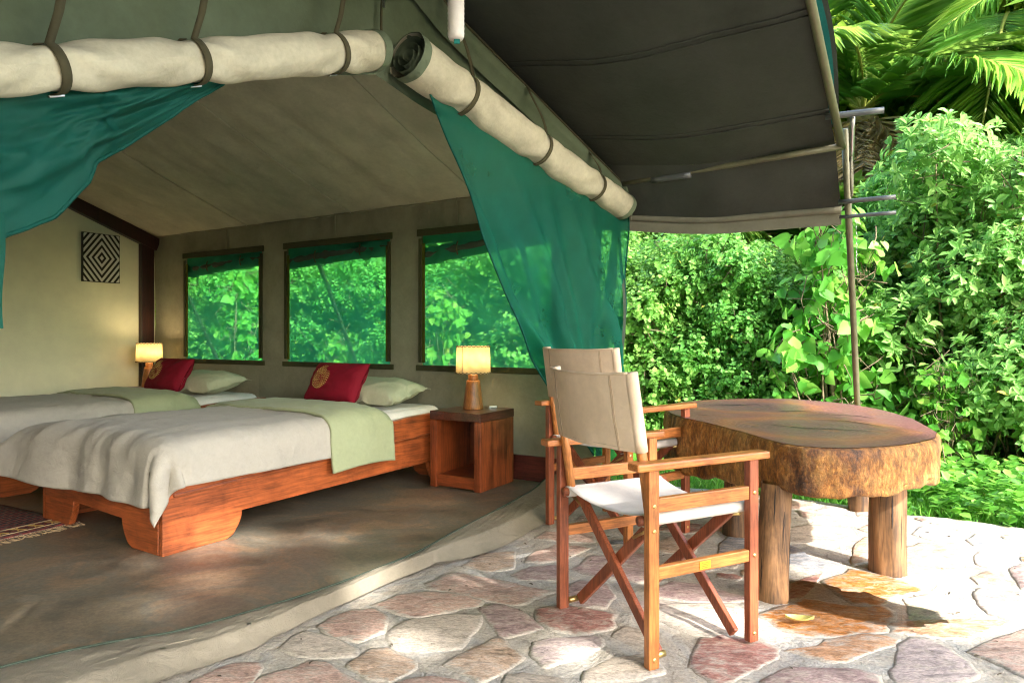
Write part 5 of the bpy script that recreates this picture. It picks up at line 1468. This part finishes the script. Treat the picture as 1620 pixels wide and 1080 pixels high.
def shrub_proto(kind, seed, W, H, dens=1.0):
    rnd = np.random.default_rng(seed)
    lobes = []
    nl = 13
    for k in range(nl):
        a = k * 2.4; t = (k + .5) / nl
        rr = W * 0.5 * rnd.uniform(0.25, 0.75) * (1.1 - 0.5 * t)
        z = 0.22 + (H - 0.55) * t + rnd.uniform(-.1, .1)
        s = rnd.uniform(0.32, 0.50) * W * .55
        lobes.append(((rr * math.cos(a), rr * math.sin(a), z), (s, s, s * rnd.uniform(.75, 1.0))))
    root = empty(kind)
    if kind == 'hedge_shrub':
        C, O = lobes_points(lobes, 1750 * dens, rnd, 0.5)
        L = twig_leaves(C, O, 8, 0.15, 0.047, rnd, 0.5, flat=0.65, droop=0.1)
        me = leaf_mesh('crown', OVATE, *L[:5]); mt = 'leaf_hedge'
    elif kind == 'lance_shrub':
        C, O = lobes_points(lobes, 1050 * dens, rnd, 0.5)
        L1 = twig_leaves(C, O, 7, 0.12, 0.082, rnd, 0.75, whorl=True, flat=0.6)
        L2 = twig_leaves(C, O, 4, 0.10, 0.070, rnd, 0.75)
        L = [np.concatenate(q) for q in zip(L1, L2)]
        me = leaf_mesh('crown', LANCE, *L[:5], width=0.62); mt = 'leaf_lance'
    else:
        C, O = lobes_points(lobes, 420 * dens, rnd, 0.7)
        L = twig_leaves(C, O, 4, 0.16, 0.100, rnd, 0.1, flat=0.12, droop=0.75)
        me = leaf_mesh('crown', HEART, *L[:5]); mt = 'leaf_heart'
    mesh_obj('crown', me, mt, root)
    stems(lobes, rnd, 0.016, 0.35).build('stem', 'twig', root, True)
    return root
def place(proto, used, p, rz, sc, label, group, cat='shrub'):
    o = proto if not used.get(proto.name) else copy_tree(proto)
    used[proto.name] = True
    o.location = p; o.rotation_euler = (0, 0, rz); o.scale = sc if hasattr(sc, '__len__') else (sc, sc, sc)
    tag(o, label, cat, group); return o
used = {}
HP = [shrub_proto('hedge_shrub', s, 1.5, 2.3) for s in (1, 2, 3)]
LP = [shrub_proto('lance_shrub', s, 1.7, 2.7) for s in (4, 5, 6)]
CP = [shrub_proto('climbing_vine', s, 0.95, 2.1) for s in (7, 8)]
q = random.Random(21)
def sh_(pool, i, u, v, s, label, group, z=-0.06, sz=None):
    return place(pool[i % len(pool)], used, T(u, v, z), q.uniform(0, 6.28), (s, s, sz or s * q.uniform(.95, 1.1)), label, group)
# hedge along the side of the tent: front row, from the rear of the tent to the terrace
G1 = 'hedge shrubs along the tent'
front_row = [
 (2.55, -0.55, 0.80, 'small leaved hedge shrub above the armrest of the far chair'),
 (2.60, 0.30, 0.9, 'small leaved hedge shrub right behind the edge of the netting'),
 (2.75, -0.15, 0.93, 'small leaved hedge shrub just right of the netting and far chair'),
 (2.85, -0.95, 0.84, 'small leaved hedge shrub behind the left end of the log table'),
 (2.80, 0.75, 1.0, 'small leaved hedge shrub seen through the netting curtain'),
 (2.70, 1.65, 1.0, 'hedge shrub seen through the right half of the window behind the lamp'),
 (2.85, 2.55, 1.02, 'hedge shrub seen through the left half of the window behind the lamp'),
 (2.70, 3.45, 1.0, 'hedge shrub seen through the right half of the middle window'),
 (2.85, 4.40, 1.05, 'hedge shrub seen through the left half of the middle window'),
 (2.75, 5.40, 1.0, 'hedge shrub seen through the right half of the farthest window'),
 (2.85, 6.50, 1.05, 'hedge shrub seen through the left half of the farthest window'),
]
for i, (u, v, s, lab) in enumerate(front_row): sh_(HP, i, u, v, s, lab, G1)
G2 = 'taller shrubs behind the hedge'
back_row = [(3.75, 0.5, 1.0), (3.8, -0.95, 0.82), (3.8, 1.2, 1.2), (3.9, 2.3, 1.2), (3.8, 3.5, 1.2), (3.9, 4.7, 1.2), (3.8, 5.9, 1.2), (3.9, 7.1, 1.2), (3.0, 7.7, 1.15), (3.6, 8.9, 1.3)]
for i, (u, v, s) in enumerate(back_row): sh_(HP, i + 1, u, v, s, 'tall small leaved shrub in the second row behind the hedge', G2)
G3 = 'broad pale shrubs right of the porch pole'
right_row = [
 (2.75, -2.35, 1.0, 'pale green lance leaved bush just right of the porch pole'),
 (2.80, -3.30, 1.04, 'pale green lance leaved bush at the right edge of the picture'),
 (3.55, -2.75, 1.08, 'tall pale lance leaved bush under the palm fronds'),
 (3.75, -1.80, 1.02, 'lance leaved bush behind the climbing vine'),
 (3.9, -3.7, 1.1, 'lance leaved bush at the far right edge under the palm'),
 (2.45, -2.75, 0.70, 'low lance leaved bush above the ground cover right of the table'),
 (3.2, -2.05, 0.95, 'lance leaved bush directly behind the porch pole'),
 (2.9, -4.3, 1.05, 'lance leaved bush just outside the right edge of the terrace')]
for i, (u, v, s, lab) in enumerate(right_row): sh_(LP, i, u, v, s, lab, G3)
G4 = 'heart leaved climbers'
for i, (u, v, s, lab) in enumerate([(2.35, -1.42, 1.08, 'heart leaved climber just left of the porch pole behind the table'),
                                    (2.05, -2.15, 0.52, 'low heart leaved plant right of the porch pole above the table edge'),
                                    (2.35, -3.0, 0.60, 'low heart leaved plant at the right edge behind the ground cover'),
                                    (2.05, 2.45, 0.85, 'heart leaved climber seen through the window behind the lamp'),
                                    (2.0, 5.6, 0.95, 'heart leaved climber seen through the farthest window'),
                                    (2.1, 3.9, 0.6, 'low heart leaved plant seen through the middle window')]):
    o = sh_(CP, i, u, v, s, lab, G4); o['category'] = 'climber'

# tall trees beyond
def tree_proto(seed, H, W):
    rnd = np.random.default_rng(seed); lobes = []
    for k in range(16):
        a = k * 2.4; t = (k + .5) / 16
        rr = W * .5 * rnd.uniform(.2, .8) * (1.15 - .6 * abs(t - .35)); s = rnd.uniform(.22, .34) * W
        lobes.append(((rr * math.cos(a), rr * math.sin(a), H * (0.22 + 0.72 * t)), (s, s, s * .75)))
    root = empty('broadleaf_tree')
    C, O = lobes_points(lobes, 130, rnd, 0.45)
    L = twig_leaves(C, O, 6, 0.30, 0.155, rnd, 0.4)
    mesh_obj('crown', leaf_mesh('crown', OVATE, *L[:5]), 'leaf_tree', root)
    m = MB(); m.tube(smooth_poly([(0, 0, -.1), (.1, .05, H * .35), (-.05, .1, H * .75)], 10), [0.16 * (1 - .8 * i / 10) for i in range(11)], 9)
    for (c, r_) in lobes: 
        b = Vector((0.05, .05, c[2] * .6)); m.tube(smooth_poly([b, b.lerp(Vector(c), .5) + Vector((0, 0, .2)), c], 6), [0.05 * (1 - .8 * i / 6) for i in range(7)], 6)
    m.build('trunk', 'bark_stem', root, True)
    return root
TP = [tree_proto(s, 7.5, 4.6) for s in (31, 32)]
tl = [(8.0, -3.0, .95), (7.6, -5.9, .95), (6.9, -0.9, .8), (9.5, -4.6, 1.2), (7.5, -4.5, 1.0), (8.6, -1.6, 1.1), (8.0, 1.2, 1.05), (8.8, 3.9, 1.15), (8.0, 6.6, 1.1), (9.0, 9.4, 1.1), (11.5, -6.5, 1.35), (12.5, -2.5, 1.4), (12.0, 1.5, 1.4), (7.0, -7.6, 1.05), (6.3, 9.0, 0.9), (5.9, 4.8, .75), (5.7, 1.9, .7), (5.6, 7.6, .75), (4.8, 10.5, .9), (3.2, 9.6, .7), (4.4, 13.0, 1.0), (8.5, 13, 1.1)]
for i, (u, v, s) in enumerate(tl):
    o = place(TP[i % 2], used, T(u, v, -0.1), q.uniform(0, 6.28), s, 'leafy tree standing in the wood behind the hedge and palms', 'trees of the wood behind', 'tree')

for i, (u, v, s) in enumerate([(-7.5, 1.0, .8), (-8.5, 4.0, .9), (-7.0, 6.5, .85), (-9.0, -2.0, .9), (-4.5, 9.5, .9), (-1.0, 9.5, .9)]):
    place(TP[i % 2], used, T(u, v, -0.1), q.uniform(0, 6.28), s, 'leafy tree beyond the far side and rear of the tent, hidden by it', 'trees beyond the far side of the tent', 'tree')

# palms
def frond_mesh(seed, L=2.6, arch=1.0, width=0.66, n=96, dead=False):
    rnd = np.random.default_rng(seed)
    pts = []
    for k in range(n + 1):
        t = k / n; pts.append((L * (t - 0.10 * t ** 3), 0, L * (0.42 * t - arch * 0.72 * t ** 2.1)))
    pts = np.array(pts); tan = unit(np.gradient(pts, axis=0))
    pos = []; d = []; nr_ = []; ln = []; val = []
    for k in range(6, n + 1):
        t = k / n
        for s in (-1, 1):
            up = np.cross(tan[k], (0, 1, 0)); up = -up if up[2] < 0 else up
            fwd = 0.55 + 0.9 * t
            dd = tan[k] * fwd + np.array([0, s * 1.0, 0]) + up * 0.28 + np.array([0, 0, -0.22]) + rnd.normal(0, .07, 3)
            pos.append(pts[k]); d.append(dd); nr_.append(up + np.array([0, s * -.35, 0]) + rnd.normal(0, .12, 3))
            ln.append(width * (0.35 + 1.0 * math.sin(math.pi * min(1, t * .86 + .12)) ** .8) * rnd.uniform(.85, 1.1)); val.append(rnd.normal(0.40 + 0.35 * t ** 2, .12))
    BL_ = (np.array([(0, 0, 0), (0.30, 0.020, 0.004), (0.70, 0.016, -0.07), (1.0, 0, -0.24), (0.70, -0.016, -0.07), (0.30, -0.020, 0.004)]), [(0, 3, 2, 1), (0, 5, 4, 3)])
    me = leaf_mesh('frond', BL_, np.array(pos), np.array(d), np.array(nr_), np.array(ln), np.array(val), width=1.0 if not dead else 1.6)
    rach = MB().tube([Vector(p) for p in pts[::4]], [0.020 * (1 - .85 * i / len(pts[::4])) + .003 for i in range(len(pts[::4]))], 6)
    return me, rach.mesh('midrib')
FM = [frond_mesh(s, 2.7, a) for s, a in ((41, 0.85), (42, 1.05), (43, 1.3))]
for me, rm in FM: me.materials.append(M['leaf_palm']); rm.materials.append(M['rachis'])
DM = [frond_mesh(51, 1.35, 1.5, 0.40, 54, True)]
for me, rm in DM: me.materials.append(M['dry_frond']); rm.materials.append(M['dry_frond'])
def palm(loc, h, nfr, ndead, label, seed, sc=1.0, extra=(), low=-32):
    r_ = random.Random(seed)
    root = empty('palm_tree', loc, r_.uniform(0, 6), label=label, cat='palm', group='palms behind the hedge')
    root.rotation_euler = (0, 0, 0)
    tk = MB()
    def trf(a, b):
        th = a * 2 * math.pi; z = b * h; rr = 0.16 * (1.1 - .15 * b) + 0.022 * ((z * 9 + a * 3) % 1.0) + 0.01 * nz(math.cos(th) * 2, math.sin(th) * 2, z * 4)
        return (rr * math.cos(th) + .1 * math.sin(b * 2), rr * math.sin(th), z)
    tk.grid(trf, 20, int(h * 22)).build('trunk', 'palm_trunk', root, True)
    top = Vector((0.1 * math.sin(2), 0, h))
    def put(pair, az, el, roll, s, nm):
        o = bpy.data.objects.new(nm, pair[0]); COL.objects.link(o); o.parent = root; o.location = top
        o.rotation_euler = (Matrix.Rotation(az, 3, 'Z') @ Matrix.Rotation(-el, 3, 'Y') @ Matrix.Rotation(roll, 3, 'X')).to_euler(); o.scale = (s, s, s)
        m_ = bpy.data.objects.new('midrib', pair[1]); COL.objects.link(m_); m_.parent = o
    for k in range(nfr):
        az = k * 2.399 + r_.uniform(-.2, .2); el = R(lerp(62, low, (k + .5) / nfr)) + r_.uniform(-.12, .12)
        put(FM[k % 3], az, el, r_.uniform(-.4, .4), sc * r_.uniform(.9, 1.1), 'frond')
    for az, el, roll, s in extra: put(FM[1], az, el, roll, s, 'frond')
    for k in range(ndead): put(DM[0], k * 2.399 + .5, R(r_.uniform(-82, -52)), r_.uniform(-.5, .5), sc * r_.uniform(.8, 1.15), 'dead_frond')
    return root
palm(T(5.0, -1.35, -.1), 3.75, 11, 24, 'palm with hanging dry fronds beside the porch roof edge', 61, 0.95, low=2)
palm(T(5.3, -4.2, -.1), 4.1, 11, 8, 'palm with arching yellow green fronds at the top right corner', 62, 1.1)
palm(T(6.9, -2.9, -.1), 5.0, 9, 8, 'tall palm between and behind the two nearer palms', 63, 1.15)
palm(T(4.6, -0.25, -.1), 2.35, 16, 14, 'short palm with dry skirt peeking over the hedge below the eave', 64, 0.62)

# grass and ground cover between terrace and hedge
def ground_pts(n, test, seed):
    rnd = np.random.default_rng(seed); P = []
    while len(P) < n:
        x = rnd.uniform(0.3, 6.0); y = rnd.uniform(2.2, 8.5)
        if test(x, y): P.append((x, y))
    return np.array(P), rnd
def uv_of(x, y): 
    dx, dy = x - TO[0], y - TO[1]; return dx * TC[0] + dy * TC[1], -dx * TC[1] + dy * TC[0]
def lawn(x, y):
    u, v = uv_of(x, y); return (not inside(x, y, PATIO)) and 0.45 < u < 3.2 and v > -5.5 and v < 1.5
P, rnd = ground_pts(26000, lambda x, y: lawn(x, y) and nz(x, y, 0, 1.6) > -0.35, 71)
N = len(P); pos = np.column_stack([P, np.full(N, -0.075)])
d = np.column_stack([rnd.normal(0, .38, N), rnd.normal(0, .38, N), np.ones(N)])
BLADE = (np.array([(0, 0.045, 0), (0.55, 0.035, 0.05), (1.0, 0, 0.22), (0.55, -0.035, 0.05), (0, -0.045, 0)]), [(0, 1, 3, 4), (1, 2, 3)])
gm_ = leaf_mesh('grass', BLADE, pos, d, rnd.normal(0, 1, (N, 3)) * [1, 1, .2], rnd.uniform(.06, .16, N), rnd.normal(.5, .2, N), 1.0)
g_o = mesh_obj('grass', gm_, 'grass_blade'); tag(g_o, 'bright green grass between terrace and hedge', 'grass', kind='stuff')
def herbs(x, y):
    u, v = uv_of(x, y); return (not inside(x, y, PATIO)) and 0.55 < u < 3.3 and -5.5 < v < -1.55 and nz(x, y, 3, 1.4) > -0.28
P, rnd = ground_pts(1500, herbs, 72); N = len(P)
C = np.column_stack([P, rnd.uniform(-0.05, 0.14, N) * np.clip(0.5 + 0.8 * np.array([nz(x, y, 6, 1.1) for x, y in P]) + .5, .4, 1.4)])
L = twig_leaves(C, np.tile([0, 0, 1.0], (N, 1)), 7, 0.07, 0.060, rnd, 0.6, flat=1.1)
h_o = mesh_obj('ground_cover', leaf_mesh('ground_cover', OVATE, *L[:5], width=1.15), 'leaf_herb'); tag(h_o, 'low leafy ground cover along the terrace edge on the right', 'ground cover', kind='stuff')
# dry litter under the bushes
def litter(x, y):
    u, v = uv_of(x, y); return (not inside(x, y, PATIO)) and 1.6 < u < 4.2 and -5.5 < v < 2
P, rnd = ground_pts(2600, litter, 73); N = len(P)
pos = np.column_stack([P, np.full(N, -0.06)]) + rnd.normal(0, .008, (N, 3))
lm = leaf_mesh('leaf_litter', LANCE, pos, rnd.normal(0, 1, (N, 3)) * [1, 1, .15], np.array([0, 0, 1.0]) + rnd.normal(0, .4, (N, 3)), rnd.uniform(.05, .11, N), rnd.uniform(0, 1, N), .7)
tag(mesh_obj('leaf_litter', lm, 'dry_frond'), 'dry brown leaf litter under the bushes', 'leaf litter', kind='stuff')

# ---------------------------------------------------------------- shade trees behind the camera: they cast the dappled shade
TANEL = math.tan(SUN_EL)
LIT = [(2.25, 3.05, 0.95, 0.68), (3.3, 3.0, 0.9, 0.9), (0.72, 2.56, 0.24, 0.10), (0.86, 2.45, 0.16, 0.10),
       (-1.40, 3.36, 0.26, 0.17), (-1.06, 3.42, 0.20, 0.07), (-1.40, 2.58, 0.11, 0.05), (-1.75, 3.0, 0.10, 0.06), (-1.95, 2.75, 0.12, 0.05), (-0.62, 2.95, .10, .04), (-1.9, 2.5, .1, .05), (-1.25, 2.85, 0.12, 0.04),
       (-0.1, 2.95, .10, .06), (-0.45, 2.35, .1, .06), (0.25, 2.2, .1, .05), (0.15, 3.25, .10, .06)]
def shade_tree(cx, cy, W, H0, n, seed, label):
    rnd = np.random.default_rng(seed)
    C = np.column_stack([rnd.uniform(-W, W, n), rnd.uniform(-W, W, n), rnd.uniform(0, 1, n)])
    rr = np.hypot(C[:, 0], C[:, 1]) / W
    ok = rr < 1.0
    C = C[ok]; rr = rr[ok]
    C[:, 2] = H0 + (C[:, 2] - .5) * 2.0 * np.sqrt(1 - rr ** 2) + 0.3
    L = twig_leaves(C, unit(C - [0, 0, H0 - 2]), 5, 0.22, 0.17, rnd, 0.2, flat=1.2)
    # leaves shading the LIT patches are cut away, gaps shaped so sun lands there
    mid = L[0] + unit(L[1]) * (L[3] * .5)[:, None] + [cx, cy, 0]
    keep = []
    for x, y, z in mid:
        gx = x - SUN_H.x * z / TANEL; gy = y - SUN_H.y * z / TANEL
        inl = any(((gx - a) / (c + .08)) ** 2 + ((gy - b) / (d_ + .08)) ** 2 < 1 for a, b, c, d_ in LIT)
        if rnd.uniform() < 0.10 and gx > 1.9: inl = False; gx = min(gx, 1.0)
        keep.append(not inl and not (gx > 1.25 + 0.2 * nz(gy, 3, 0, 2) and gy > 2.35) and nz(gx, gy, 7, 3.2) > -0.42)
    keep = np.array(keep); L = [a[keep] for a in L]
    root = empty('shade_tree', (cx, cy, 0), 0, label=label, cat='tree', group='shade trees in front of the tent')
    mesh_obj('crown', leaf_mesh('crown', OVATE, *L[:5]), 'leaf_tree', root)
    m = MB(); m.tube(smooth_poly([(0.6, -1.2, -.1), (.5, -1.0, H0 * .5), (.2, -.4, H0 * .95)], 10), [0.17 * (1 - .6 * i / 10) for i in range(11)], 10)
    for k in range(5):
        a = k * 1.256 + seed; m.tube(smooth_poly([(.35, -.7, H0 * .7), (math.cos(a) * W * .35, math.sin(a) * W * .35, H0 * .95), (math.cos(a) * W * .8, math.sin(a) * W * .8, H0 + .3)], 8), [0.03 * (1 - .85 * i / 8) for i in range(9)], 6)
    m.build('trunk', 'bark_stem', root, True)
shade_tree(2.9, -2.6, 3.1, 5.2, 4200, 81, 'spreading shade tree in front of the terrace behind the camera')
shade_tree(1.2, -1.2, 2.6, 5.6, 2600, 82, 'spreading shade tree in front of the tent door behind the camera')
shade_tree(4.9, -5.0, 2.4, 5.0, 2300, 83, 'spreading shade tree beyond the right end of the terrace behind the camera')

rnd = np.random.default_rng(91); P = []
while len(P) < 130:
    x, y = rnd.uniform(-1.0, 3.4), rnd.uniform(1.9, 4.4)
    if inside(x, y, PATIO) and (y - 2.08) < (x + 1.03) * 1.41 - .1: P.append((x, y))
P = np.array(P); N = len(P)
pos = np.column_stack([P, np.array([patio_z(x, y) for x, y in P]) + 0.010])
dm = leaf_mesh('terrace_litter', LANCE, pos, rnd.normal(0, 1, (N, 3)) * [1, 1, .1], np.array([0, 0, 1.0]) + rnd.normal(0, .3, (N, 3)), rnd.uniform(.008, .030, N), rnd.uniform(0, 1, N), rnd.uniform(.3, 1.0, N)[:, None, None])
tag(mesh_obj('terrace_litter', dm, 'bark_stem'), 'tiny dry leaf scraps scattered over the terrace stones', 'litter', kind='stuff')
